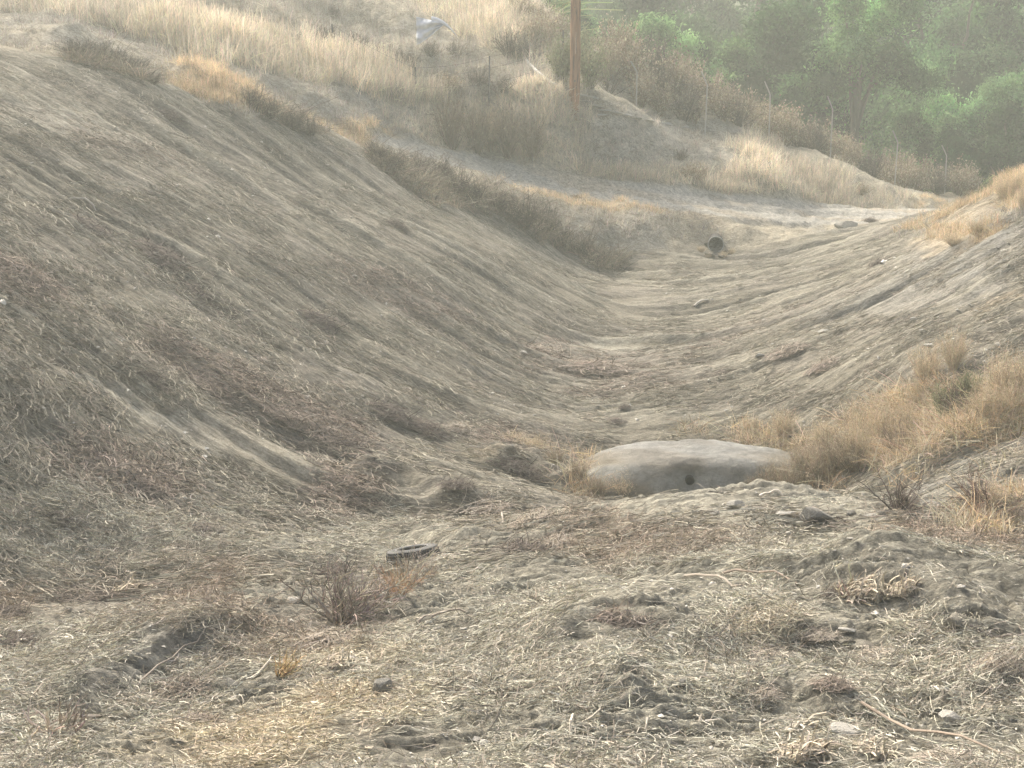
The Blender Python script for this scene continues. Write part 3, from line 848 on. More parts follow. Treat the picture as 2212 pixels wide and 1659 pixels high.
sz = np.stack([np.ones(n), np.ones(n), hh_ * RNG.uniform(.7, 1.3, n)], 1) * np.clip(hh_, .7, 1)[:, None]
var = np.where(RNG.random(n) < .15 + .5 * (go_ < .5), RNG.integers(4, 7, n), RNG.integers(0, 4, n))
scatter('dry_grass', src, M_GRASS, q, np.stack([RNG.normal(size=n) * .08, RNG.normal(size=n) * .08, RNG.random(n) * 6.28], 1), sz, tint, var,
        'tall pale golden dry grass on the hillside and along the dirt road', 'grass')

# ------------------------------------------------------------------ shrubs, one object each
def shrub_mesh(name, mat, n_stem, n_twig, base, H=1.0, spread=.8, w=.018, leaf=0, leafc=None, up=.6, leafsize=.05):
    az_ = RNG.random(n_stem) * 6.283; ln = np.sqrt(RNG.random(n_stem)) * spread
    Ls = RNG.uniform(.55, 1.0, n_stem) * H
    k = 6; t = np.linspace(0, 1, k)
    d = np.stack([np.cos(az_) * ln, np.sin(az_) * ln, np.ones(n_stem)], 1)
    d /= np.linalg.norm(d, axis=1, keepdims=True)
    p = np.zeros((n_stem, k, 3)); p[:, 0] = np.stack([np.cos(az_), np.sin(az_), 0 * az_], 1) * .08 * H * RNG.random((n_stem, 1)); p[:, 0, 2] = -.06
    cur = d.copy()
    for i in range(1, k):
        cur = cur + RNG.normal(size=cur.shape) * .16; cur[:, 2] += (up - .5) * .12
        cur /= np.linalg.norm(cur, axis=1, keepdims=True)
        p[:, i] = p[:, i - 1] + cur * (Ls / (k - 1))[:, None]
    parts = [tubes(p, np.full(n_stem, w * .9), np.full(n_stem, w * .3), jcol(base, n_stem, .2), 3)]
    s = RNG.integers(0, n_stem, n_twig); tt = RNG.uniform(.25, 1, n_twig) * (k - 1.001)
    i = tt.astype(int); f = (tt - i)[:, None]
    st = p[s, i] * (1 - f) + p[s, i + 1] * f
    dr = p[s, i + 1] - p[s, i]; dr /= np.linalg.norm(dr, axis=1, keepdims=True)
    dr = dr + RNG.normal(size=dr.shape) * .65; dr[:, 2] += .15; dr /= np.linalg.norm(dr, axis=1, keepdims=True)
    tw = np.zeros((n_twig, 4, 3)); tw[:, 0] = st; Lt = RNG.uniform(.12, .34, n_twig) * H; c = dr
    for j in range(1, 4):
        tw[:, j] = tw[:, j - 1] + c * (Lt / 3)[:, None]
        c = c + RNG.normal(size=c.shape) * .3; c /= np.linalg.norm(c, axis=1, keepdims=True)
    tw[..., 2] = np.maximum(tw[..., 2], .0)
    parts.append(ribbons(tw, np.full(n_twig, w * .62) * RNG.uniform(.6, 1.3, n_twig), jcol(base, n_twig, .35), .4))
    if leaf:
        s = RNG.integers(0, n_twig, leaf); pos = tw[s, RNG.integers(1, 4, leaf)] + RNG.normal(size=(leaf, 3)) * .02
        a = RNG.normal(size=(leaf, 3)); a /= np.linalg.norm(a, axis=1, keepdims=True)
        b = RNG.normal(size=(leaf, 3)); b = np.cross(a, b); b /= np.linalg.norm(b, axis=1, keepdims=True)
        ls = leafsize * RNG.uniform(.5, 1.3, (leaf, 1))
        V = np.stack([pos - a * ls, pos + b * ls * .5, pos + a * ls, pos - b * ls * .5], 1).reshape(-1, 3)
        F = np.arange(leaf * 4).reshape(-1, 4)
        parts.append((V, F, np.repeat(jcol(leafc, leaf, .3), 4, 0)))
    V, F, C = join_parts(parts)
    return mesh_np(name, V, F, mat, C)

DK = (.13, .112, .09)
SH_DARK = [shrub_mesh('dark_shrub', M_TWIG, 46, 900, DK, 1.0, .9, .014, 700, (.30, .27, .21), leafsize=.022) for _ in range(3)]
SH_SPIKY = [shrub_mesh('upright_shrub', M_TWIG, 90, 1200, (.21, .175, .13), 1.0, .65, .012, 300, (.5, .44, .32), up=.9, leafsize=.02) for _ in range(2)]
SH_TAN = [shrub_mesh('tan_shrub', M_WEED, 40, 1100, (.27, .22, .155), 1.0, .9, .015, 1500, (.40, .345, .25), leafsize=.035) for _ in range(3)]
SH_GREEN = [shrub_mesh('green_shrub', M_WEED, 36, 800, (.22, .21, .13), 1.0, .8, .014, 2600, (.24, .255, .15), leafsize=.03) for _ in range(2)]
SH_WEED = [shrub_mesh('tan_weed', M_WEED, 90, 1500, (.52, .445, .325), .95, .85, .008, 1400, (.62, .50, .34), up=.7, leafsize=.016) for _ in range(4)]
SH_BROWN = [shrub_mesh('brown_weed', M_WEED, 130, 1500, (.34, .29, .215), 1.0, .7, .011, 900, (.40, .335, .245), up=.9, leafsize=.018) for _ in range(2)]
SH_TUMBLE = [shrub_mesh('dead_brush', M_TWIG, 60, 900, (.27, .225, .18), 1.0, 1.3, .011, up=.35) for _ in range(2)]

def plant(kind, meshes, px, py, hpx, label, cat, group=None, wide=1.0, i=0, y=None, deep=None, dz=0.0):
    """stands a plant on the ground at a place seen at px,py; height given as it looks from the bank"""
    if y is None: p = ground(px, py)[0]
    else:
        p = at(px, py, y); p[2] = gz(p[0], p[1])
    h = 1.25 * hpx * p[1] / FOC / math.cos(PITCH)
    wide = wide * .8
    o = bpy.data.objects.new(kind, meshes[i % len(meshes)])
    o.location = (p[0], p[1], p[2] - .03 + dz)
    o.rotation_euler = (0, 0, random.random() * 6.28)
    o.scale = (h * wide, h * (deep or wide), h)
    link(o); tag(o, label, cat, group)
    return o

src = [tuft_source(34, .35, .15, .5, .016, (.20, .175, .135), 1.0) for _ in range(4)] + [tuft_source(26, .3, .15, .45, .018, (.34, .29, .22), .9) for _ in range(2)]
def rim_d(px, py):
    rr = rim_row(px); wd = np.interp(px, [120, 330, 520, 700, 780, 900, 1100, 1320], [14, 14, 16, 12, 22, 34, 34, 24])
    on = sstep(120, 170, px) * (1 - sstep(320, 360, px)) * .8 + sstep(770, 830, px) * (1 - sstep(1320, 1360, px)) + sstep(520, 545, px) * (1 - sstep(690, 720, px)) * .7
    return np.clip(on, 0, 1) * np.clip(1 - np.abs(py - rr - np.interp(px, [700, 800, 1100], [0, 9, 12])) / wd, 0, 1) * (1.0 + .5 * fbm(TA, px / 60., py / 60., 9.))
px, py, q = screen_points(30000, 80, 620, rim_d)
ok = no_road(px, py, q[:, 1]) & (q[:, 1] > 36); q = q[ok]; q[:, 2] = fine_z(q[:, 0], q[:, 1]); n = len(q)
scatter('rim_brush', src, M_GRASS, q, np.stack([RNG.normal(size=n) * .3, RNG.normal(size=n) * .3, RNG.random(n) * 6.28], 1), RNG.uniform(.6, 1.3, (n, 1)) * np.ones((1, 3)),
        RNG.uniform(.7, 1.25, (n, 1)) * np.ones((1, 3)), RNG.integers(0, 6, n), 'low matted brown brush along the rim of the ditch', 'brush')

G_RIM = 'dark shrubs along the rim of the ditch'
for i, (px, py, h, wd, lab) in enumerate([
 (165,128,44,1.3,'leftmost dark low shrub on the ditch rim, under the pale grass'), (205,134,46,1.4,'second dark low shrub from the left on the ditch rim'),
 (250,146,44,1.4,'third dark low shrub from the left on the ditch rim'), (292,162,40,1.3,'dark low shrub at the right end of the upper left rim clump'), (330,182,26,1.4,'small dark tuft below the upper left rim clump'),
 (548,243,58,.9,'dark brown upright bush standing alone on the ditch rim'), (582,256,46,.9,'smaller dark bush touching the right side of the lone rim bush'),
 (635,280,42,1.2,'low grey brown bush on the rim right of a bare pale patch'), (672,292,34,1.2,'low grey brown bush on the rim left of the orange grass'),
 (815,350,48,1.0,'dark rounded bush on the rim at the left end of the road'), (850,368,46,1.1,'dark rounded bush just right of the road end on the rim'),
 (905,385,58,1.0,'tall brown bush on the rim below the dirt road'), (945,400,64,1.0,'tallest brown bush of the rim row below the dirt road'), (990,422,62,1.0,'brown bush of the rim row, right of the tallest one'),
 (1030,442,56,1.0,'brown bush of the rim row at the bend of the slope'), (1075,462,50,1.1,'lower brown bush of the rim row, left of the tall one'),
 (1135,490,72,1.0,'grey brown tall bush in the rim row above the valley floor'), (1175,508,70,.95,'grey brown bush leaning right in the rim row'),
 (1215,530,54,1.0,'brown bush low in the rim row near the valley head'), (1255,556,54,1.0,'dark bush second from the bottom of the rim row'), (1300,578,50,1.0,'dark bush at the bottom end of the rim row'),
 (1340,574,28,1.2,'low dark tuft at the head of the valley floor')]):
    ms = SH_DARK
    o = plant('shrub', ms, px, py, h, lab, 'shrub', G_RIM, wd, i)

G_UP = 'shrubs on the hillside'
for i, (px, py, h, wd, ms, lab) in enumerate([
 (975,318,100,.75,SH_SPIKY,'big dark brush bush at the left of the pair above the dirt road'), (1030,328,100,.7,SH_SPIKY,'dark brush bush in the middle of the pair above the dirt road'),
 (1095,338,95,.75,SH_SPIKY,'dark brush bush at the right of the pair above the dirt road'), (1150,345,86,.7,SH_SPIKY,'dark brush bush at the right end of the clump above the dirt road'),
 (1060,325,70,.7,SH_TAN,'pale flowering weed between the big dark brush bushes'),
 (930,122,34,1.1,SH_DARK,'grey bush under the white sheeting on the fence'), (985,125,36,1.1,SH_DARK,'grey bush right of the white sheeting'), (880,150,40,1.3,SH_DARK,'brown brush left of the fence post with sheeting'),
 (830,130,36,1.5,SH_DARK,'brown brush on the shaded upper hillside'), (780,110,36,1.5,SH_DARK,'brown brush left on the shaded upper hillside'), (700,92,34,1.5,SH_DARK,'low grey brush high on the left hillside'),
 (1100,125,60,.9,SH_DARK,'dark grey mounded bush behind the fence above the white pipe'), (1140,130,54,.9,SH_DARK,'dark grey mounded bush at the top end of the white pipe'),
 (1030,190,44,1.3,SH_DARK,'grey brush below the second fence post'), (970,200,40,1.4,SH_TAN,'tan brush on the middle of the hillside'), (1080,205,40,1.4,SH_DARK,'grey brush left below the white pipe'),
 (1215,175,84,.7,SH_GREEN,'green leafy shrub just left of the pole'), (1272,190,90,.8,SH_GREEN,'green leafy shrub just right of the pole'), (1250,130,60,.9,SH_GREEN,'pale green shrub behind the pole'),
 (640,95,24,1.0,SH_DARK,'small dark ball of brush in the pale grass'), (720,40,26,.8,SH_DARK,'small dark bush at the top edge of the hillside'),
 (1160,100,56,1.2,SH_TAN,'cream seeded weeds on the hill edge by the trees'), (1190,95,60,1.0,SH_TAN,'cream seeded weeds left of the pole on the hill edge'), (1120,50,50,1.2,SH_TAN,'cream weeds at the top of the hill edge'),
 (1165,60,44,1.2,SH_TAN,'cream weeds below the top of the hill edge'),
 (1500,395,40,1.2,SH_TAN,'faded weed on the bank above the road'), (1470,345,24,1.3,SH_DARK,'small grey plant on the bare gravel bank'), (1860,420,26,1.2,SH_TAN,'small faded weed at the foot of the grassy bank')]):
    plant('shrub', ms, px, py, h, lab, 'shrub', G_UP, wd, i)

ORD = 'first second third fourth fifth sixth seventh eighth ninth tenth eleventh twelfth thirteenth fourteenth fifteenth sixteenth seventeenth'.split()
G_BAND = 'brown weeds growing along the fence line'
k = 0
for row, (dy, n_) in enumerate([(0, 17), (-22, 16), (-42, 15)]):
    for j in range(n_):
        t = (j + .5) / n_
        px = 1300 + t * 800 + random.uniform(-14, 14)
        foot = np.interp(px, [1290, 1400, 1500, 1650, 1800, 1950, 2110], [238, 262, 292, 336, 380, 416, 436]) + dy * (1 - .55 * t)
        yy = np.interp(px, [1290, 1500, 1800, 2110], [60.5, 63, 67, 70]) + row * 1.6
        if px > 1340 and dy <= -40 and px > 1950: continue
        hh = random.uniform(66, 98) * (1.0 - .30 * t) * (.9 if row == 0 else 1)
        side = ['front', 'middle', 'back'][row]
        ms = SH_TAN if (j + row) % 3 else SH_DARK
        plant('fence_weed', ms, px, foot, hh, ('faded brown' if ms is SH_TAN else 'dark brown') + ' bushy weed, %s from the left in the %s row along the fence' % (ORD[j], side), 'weed', G_BAND, random.uniform(.75, 1.0), k, y=yy)
        k += 1

# tan and orange weeds beside the mound
G_W = 'tan weeds beside the grey mound'
for i, (px, py, h, wd, ms, lab, y) in enumerate([
 (1850,1010,150,.5,SH_WEED,'tall pinkish tan weed, highest left of the green bush',25.0), (1895,1015,130,.55,SH_WEED,'tall orange tan weed with a single bright yellow stem',24.6),
 (1775,985,70,.8,SH_WEED,'low golden weed touching the right end of the mound',26.2), (1690,945,66,.9,SH_WEED,'low orange weed behind the mound crest',27.5), (1620,935,40,1.1,SH_WEED,'thin orange weed behind the middle of the mound',28.2),
 (1800,1060,100,.9,SH_BROWN,'brown upright weed in front of the right end of the mound',24.0), (1730,1062,80,.9,SH_BROWN,'brown weed in front of the mound, right of the drain hole',24.2), (1660,1066,68,.9,SH_BROWN,'short brown weed in front of the mound face',24.2),
 (1850,1075,100,.6,SH_WEED,'grey tan weed below the tall pinkish weed',23.6), (1600,1068,46,.9,SH_BROWN,'shortest brown weed just right of the drain hole',24.4),
 (1960,985,90,.7,SH_WEED,'orange weed left under the green bush',24.2), (1990,930,90,.8,SH_WEED,'bright orange top weed behind the green bush',25.8), (2050,920,90,.7,SH_WEED,'bright orange weed right behind the green bush',25.5),
 (2030,985,80,.7,SH_GREEN,'olive green leafy bush among the orange weeds',24.0), (2090,960,80,.6,SH_GREEN,'darker green narrow bush among the orange weeds',23.8), (2060,1000,80,.9,SH_DARK,'dark woody bush under the green leaves',23.6),
 (2150,945,130,.6,SH_WEED,'pale tan weed near the right edge',23.2), (2200,915,120,.7,SH_WEED,'pale tan weed cut by the right edge',23.0), (2180,960,90,.8,SH_WEED,'orange weed at the right edge beside the grey bank',22.6),
 (2120,990,80,.9,SH_WEED,'orange brown weed sprawling on the grey bank',22.8), (1940,1035,80,.9,SH_TUMBLE,'fallen tan stalks at the foot of the weeds',23.4), (1250,1030,44,1.2,SH_BROWN,'low reddish weed at the left end of the mound',24.6),
 (1200,1000,36,1.3,SH_BROWN,'rusty low weed left of the mound',25.2), (1150,985,40,1.5,SH_WEED,'rusty low weed on the valley floor left of the mound',26.0), (1110,975,34,1.4,SH_WEED,'small rusty weed farthest left of the mound',26.4),
 (1290,1062,56,.9,SH_BROWN,'brown weed in front of the left end of the mound',24.0), (1770,1064,88,.9,SH_BROWN,'brown weed between the two tallest in front of the mound end',23.9), (1700,1066,70,.9,SH_BROWN,'brown weed before the mound, second from the hole side',23.9), (1630,1068,48,.9,SH_BROWN,'brown weed nearest the drain hole on its right',24.0), (1840,1062,84,.9,SH_BROWN,'broad brown weed where the mound meets the tall tan weeds',23.7),
 (1350,1068,60,1.0,SH_WEED,'thin weed in front of the mound left of the drain hole',24.2)]):
    o = plant('weed', ms, px, py, h, lab, 'weed', G_W, wd, i, y=y)

# low tangled growth between the weeds
src = [tuft_source(30, .22, .10, .38, .009, (.56, .485, .36), .7) for _ in range(4)] + [tuft_source(24, .22, .08, .3, .009, (.30, .26, .18), .9) for _ in range(2)]
THICK = [(1890,985,160,34,-8,1.0), (2080,940,190,44,-20,1.0), (1660,945,130,18,2,.5), (2000,890,180,30,-10,.6), (1690,1052,140,14,0,.8), (1360,1050,90,16,0,.7), (1250,1005,120,20,5,.15), (1170,975,90,16,5,.2), (1300,1060,80,24,0,.6), (1560,930,150,8,0,.2), (2150,1110,80,34,-10,.3), (2180,1000,40,8,-20,.3)]
def thick_d(px, py):
    d = np.zeros_like(px)
    for cx, cy, rx, ry, an, de in THICK: d = np.maximum(d, de * blob(px, py, cx, cy, rx, ry, an, .5, .25 * fbm(TA, px / 90., py / 60., 10.)))
    return d
px, py, q = screen_points(19000, 820, 1160, thick_d)
q[:, 2] = fine_z(q[:, 0], q[:, 1]); n = len(q)
scatter('weed_thicket', src, M_GRASS, q, np.stack([RNG.normal(size=n) * .25, RNG.normal(size=n) * .25, RNG.random(n) * 6.28], 1), RNG.uniform(.5, 1.3, (n, 1)) * np.ones((1, 3)),
        RNG.uniform(.7, 1.2, (n, 1)) * np.where((RNG.random(n) < .3)[:, None], np.array([1.03, .91, .78]), np.array([1., 1., 1.])), RNG.integers(0, 6, n), 'low tangled tan weeds around the grey mound', 'weeds')

G_R = 'orange weeds on the right bank'
for i, (px, py, h, wd, ms, lab) in enumerate([
 (2195,425,55,.6,SH_WEED,'orange weed standing highest on the right rim'), (2165,430,50,.8,SH_WEED,'orange weed left of the highest one on the right rim'), (2210,450,50,.7,SH_WEED,'orange weed cut by the right edge on the rim'),
 (2060,530,34,1.3,SH_WEED,'low orange weed on the upper right slope'), (2110,500,30,1.3,SH_WEED,'low orange weed beside grey rubble on the right slope'),
 (2140,1100,70,.7,SH_WEED,'bright orange weed in the near right corner bank'), (2180,1130,60,.9,SH_TUMBLE,'dark tangle of brush by the right edge'), (2120,1140,50,1.1,SH_TUMBLE,'dark tangle of brush left of the one at the right edge'),
 (1955,1105,70,.7,SH_TUMBLE,'dark bare bush on the end of the foreground crest')]):
    plant('weed', ms, px, py, h, lab, 'weed', G_R, wd, i)

# ------------------------------------------------------------------ brush piles and dead bushes on the scraped ground
def pile_mesh(name, n, R, H, lmin, lmax, w, base, curl=.3, lift=.5, bias=.9):
    L = RNG.uniform(lmin, lmax, n)
    p = bent(n, 6, L, curl, lift) * 1.0
    r = R * RNG.random(n) ** .7; a = RNG.random(n) * 6.283
    z = H * (1 - (r / R) ** 2) * RNG.random(n) + .01
    p += np.stack([np.cos(a) * r, np.sin(a) * r * bias, z], 1)[:, None]
    p[..., 2] = np.maximum(p[..., 2], -.02)
    rr = RNG.uniform(.45, 1, n) ** 2 * w * 2.0
    p[..., 2] *= 1.5
    V, F, C = tubes(p, rr, rr * .45, jcol(base, n, .3, .02), 3)
    return mesh_np(name, V, F, M_TWIG, C)
PILE_G = [pile_mesh('brush_pile', 420, .62, .22, .3, .9, .008, (.42, .37, .30), .28) for _ in range(3)]
PILE_R = [pile_mesh('brush_pile', 420, .62, .20, .25, .8, .009, (.28, .24, .195), .4) for _ in range(3)]
PILE_D = [pile_mesh('brush_pile', 420, .62, .22, .3, .8, .008, (.18, .155, .13), .3) for _ in range(2)]
PILE_ROOT = [pile_mesh('root_pile', 160, .5, .22, .3, .75, .02, (.50, .44, .34), .22, .8) for _ in range(2)]

def lay(kind, meshes, px, py, wpx, label, cat, group=None, flat=1.0, i=0, long=1.0, turn=None):
    p = ground(px, py)[0]
    wd = wpx * p[1] / FOC / 1.4
    o = bpy.data.objects.new(kind, meshes[i % len(meshes)])
    x, y = np.array([p[0]]), np.array([p[1]])
    yaw = np.array([drag_angle(x, y)[0] if turn is None else turn])
    e = normals_euler(x, y, yaw, 0.0, base_h, .5)[0]
    o.rotation_euler = e; o.location = (p[0], p[1], p[2] - .01)
    o.scale = (wd, wd * long, wd * flat)
    link(o); tag(o, label, cat, group)
    return o
G_P = 'heaps of dead brush left by the clearing'
for i, (px, py, wp, fl, ms, lab) in enumerate([
 (280,1035,170,.6,PILE_R,'wide reddish twig mat low on the left slope'), (330,1065,120,.6,PILE_R,'reddish twig tangle at the lower end of the wide mat'), (225,1010,110,.6,PILE_R,'reddish twig tangle at the upper end of the wide mat'),
 (680,930,150,.6,PILE_R,'reddish twig heap right of the pale bare strip'), (760,970,120,.6,PILE_D,'dark twig heap at the end of the pale bare strip'), (620,905,110,.6,PILE_R,'long twig heap above the pale bare strip'),
 (745,1070,120,.7,PILE_R,'round reddish brush heap at the foot of the slope'), (735,1120,110,.7,PILE_G,'grey brush heap just below the round reddish one'),
 (930,930,110,.5,PILE_D,'dark brush streak in the middle of the slope foot'), (850,895,120,.5,PILE_D,'dark brush streak left of the slope foot middle'), (1000,930,80,.6,PILE_G,'grey twig heap with a forked white stick'),
 (1110,1010,110,.6,PILE_D,'dark brush heap left of the rusty weeds'), (1150,1030,90,.6,PILE_D,'dark brush lump above the cut soil face'), (1050,1100,150,.5,PILE_G,'long grey brush heap below the cut soil face'),
 (1150,1130,120,.6,PILE_G,'grey brush heap at the foot of the cut soil face'), (990,1050,90,.6,PILE_D,'dark round brush heap beside the smooth soil shelf'),
 (1120,1195,170,.55,PILE_D,'dark wide twig tangle right of the tyre'), (1190,1185,120,.6,PILE_G,'pale twig tangle on the crest right of the tyre'), (1230,1160,120,.5,PILE_R,'brown twigs on the crest left of the stones'),
 (720,1245,130,.6,PILE_D,'dark twig tangle left below the tyre'), (800,1290,150,.6,PILE_G,'grey brush around the white stone'), (860,1260,110,.6,PILE_R,'brown brush right under the tyre'),
 (690,1390,180,.5,PILE_G,'grey brush laid flat below the big dead bush'), (730,1445,150,.6,PILE_ROOT,'root tangle with golden stems below the dead bush'), (280,1280,120,.5,PILE_ROOT,'root tangle on the left of the slope foot'),
 (25,1330,110,.8,PILE_D,'dark brush heap cut by the left edge'), (40,1390,130,.6,PILE_D,'lower dark brush heap cut by the left edge'), (160,1290,120,.4,PILE_R,'flat brown twigs on the left slope foot'),
 (430,1150,140,.4,PILE_D,'dark twigs on the lower left slope'), (150,1130,110,.5,PILE_D,'dark twigs high on the lower left slope'), (390,1190,110,.4,PILE_G,'grey twigs at the lower left slope foot'),
 (1330,1340,150,.6,PILE_R,'brown brush on top of the smooth soil clod'), (1390,1345,110,.5,PILE_D,'dark brush right on the smooth soil clod'),
 (1880,1290,150,.8,PILE_ROOT,'thick root heap hanging over the soil berm'), (1960,1280,110,.8,PILE_ROOT,'second root heap on the right of the soil berm'), (1820,1285,90,.7,PILE_D,'dark roots at the left of the soil berm'),
 (1760,1370,110,.4,PILE_G,'thin twigs along the small soil berm'), (1650,1420,130,.5,PILE_G,'twig heap left of the small berm'), (1900,1420,150,.4,PILE_G,'flat white twigs right of the small berm'),
 (2170,1440,130,.8,PILE_G,'brush heap at the right edge in the foreground'), (1800,1480,110,.6,PILE_R,'twigs around a grey stone in the right foreground'), (1640,1500,110,.5,PILE_G,'twigs on a low hump in the right foreground'),
 (1750,1630,200,.5,PILE_ROOT,'big root tangle at the bottom edge on the right'), (1880,1630,180,.5,PILE_ROOT,'root tangle at the bottom edge, right of the big one'), (2050,1640,160,.4,PILE_G,'twigs at the bottom right'),
 (400,1490,160,.6,PILE_R,'reddish twig heap in the left foreground'), (300,1520,150,.5,PILE_G,'long branches lying in the left foreground'), (430,1560,140,.5,PILE_R,'reddish twigs below the left foreground heap'),
 (940,1510,110,.4,PILE_G,'thin twigs in the middle foreground'), (1250,1440,90,.4,PILE_R,'brown twigs below the smooth soil clod'), (560,1420,120,.5,PILE_R,'rusty twigs left of the root tangle'),
 (1190,765,110,.5,PILE_G,'pale twig tangle on the valley floor'), (1290,795,160,.3,PILE_R,'brown twig mat on the valley floor'), (440,840,150,.4,PILE_R,'reddish twigs in the middle of the left slope'),
 (330,820,90,.5,PILE_D,'dark twig line on the middle left slope'), (700,700,110,.5,PILE_D,'dark twig tuft high in the middle of the slope'), (860,490,60,.6,PILE_D,'small dark tuft high on the slope'),
 (360,560,150,.4,PILE_D,'dark brush streak on the upper left slope'), (420,640,150,.4,PILE_D,'lower dark brush streak on the upper left slope'), (200,500,130,.4,PILE_D,'dark brush streak near the left edge'),
 (370,255,70,.6,PILE_D,'small dark stump like tuft near the slope top'), (60,600,150,.5,PILE_R,'reddish twigs at the left edge'), (1560,810,80,.4,PILE_D,'dark tuft on the lower right slope'),
 (1700,760,110,.4,PILE_R,'brown twigs on the right slope'), (1780,790,90,.4,PILE_R,'brown twigs right on the right slope'), (1900,570,60,.6,PILE_D,'small dark tuft high on the right slope'),
 (1880,480,40,.7,PILE_D,'tiny dark tuft by the road on the right rim'), (1350,880,30,.7,PILE_D,'tiny dark tuft on the valley floor'), (1330,910,60,.4,PILE_D,'dark flat tuft on the valley floor')]):
    lay('brush_pile', ms, px, py, wp, lab, 'brush pile', G_P, fl, i, .8)

def dead_bush(px, py, hpx, label, n=26, lean=(0, 0), thick=.012, col=(.25, .21, .17), seed=1, twn=160):
    r = np.random.default_rng(seed)
    p0 = ground(px, py)[0]; H = 1.35 * hpx * p0[1] / FOC / math.cos(PITCH)
    k = 8; p = np.zeros((n, k, 3)); az_ = r.random(n) * 6.283; sp = r.uniform(.2, 1.5, n)
    d = np.stack([np.cos(az_) * sp + lean[0], np.sin(az_) * sp + lean[1], np.full(n, .9)], 1); d /= np.linalg.norm(d, axis=1, keepdims=True)
    Ls = r.uniform(.5, 1.15, n) * H * 1.25
    p[:, 0, 2] = -.05
    for j in range(1, k):
        d = d + r.normal(size=d.shape) * .2; d[:, 2] += .05; d /= np.linalg.norm(d, axis=1, keepdims=True)
        p[:, j] = p[:, j - 1] + d * (Ls / (k - 1))[:, None]
    e = empty('dead_bush', p0); tag(e, label, 'dead bush', 'dead bushes in the foreground')
    V, F, C = tubes(p, np.full(n, thick) * r.uniform(.5, 1.1, n), np.full(n, thick * .25), jcol(col, n, .25), 5)
    obj('branches', mesh_np('branches', V, F, M_TWIG, C), e)
    s = r.integers(0, n, twn); i = r.integers(2, k - 1, twn)
    st = p[s, i]; c = p[s, i + 1] - p[s, i]; c /= np.linalg.norm(c, axis=1, keepdims=True)
    c = c + r.normal(size=c.shape) * .5; tw = np.zeros((twn, 5, 3)); tw[:, 0] = st; Lt = r.uniform(.15, .45, twn) * H
    for j in range(1, 5):
        c /= np.linalg.norm(c, axis=1, keepdims=True); tw[:, j] = tw[:, j - 1] + c * (Lt / 4)[:, None]; c = c + r.normal(size=c.shape) * .25
    V, F, C = tubes(tw, np.full(twn, thick * .36), np.full(twn, thick * .2), jcol(col, twn, .3), 3)
    obj('twigs', mesh_np('twigs', V, F, M_TWIG, C), e)
    return e
dead_bush(735, 1350, 90, 'large dead bush with long bare branches below the tyre', 30, (.35, .2), .014, seed=3, twn=420)
dead_bush(760, 1330, 80, 'dead bush leaning right over the white stone', 22, (.8, .3), .011, (.30, .26, .21), 4, 300)
dead_bush(110, 1600, 70, 'pale broken stump with splayed branches in the lower left corner', 14, (-.1, 0), .022, (.45, .39, .30), 5, 60)
dead_bush(130, 1580, 60, 'dark bare twigs behind the pale broken stump', 20, (.6, .4), .010, (.26, .22, .18), 6, 120)
dead_bush(1940, 1105, 70, 'dark leafless bush on the right end of the foreground crest', 18, (0, 0), .010, (.12, .10, .085), 7, 120)
dead_bush(2130, 1110, 70, 'brown leafless bush beside the orange weed on the right', 18, (-.3, 0), .010, (.22, .16, .13), 8, 200)
dead_bush(600, 1455, 50, 'golden stems of a flattened bush in the left foreground', 24, (.9, .1), .009, (.48, .36, .20), 9, 120)
dead_bush(1830, 1290, 60, 'splayed roots standing over the soil berm', 16, (.1, -.5), .016, (.44, .38, .30), 10, 60)

# single sticks
def stick(px, py, dpx, dpy, wpx, bend, label, col=(.52, .47, .38), name='stick', lift=.02, group='bleached sticks lying about'):
    a, b = ground([px, px + dpx], [py, py + dpy])
    if abs(b[1] - a[1]) > 1.6: b = a + (b - a) * 1.6 / abs(b[1] - a[1])
    k = 7; t = np.linspace(0, 1, k)[:, None]
    p = a + (b - a) * t
    side = np.array([-(b - a)[1], (b - a)[0], 0]); side /= np.linalg.norm(side) + 1e-9
    L = np.linalg.norm(b - a)
    p = p + side * np.sin(t * np.pi) * bend * L + RNG.normal(size=(k, 3)) * .012 * L
    p[:, 2] = fine_z(p[:, 0], p[:, 1]) + lift + np.sin(t[:, 0] * np.pi) * .06 * L
    r = 1.25 * wpx * .5 * a[1] / FOC
    V, F, C = tubes((p - a)[None], np.array([r]), np.array([r * .55]), jcol(col, 1, .1, .01), 6)
    o = obj(name, mesh_np(name, V, F, M_TWIG, C)); o.location = a
    return tag(o, label, 'stick', group)
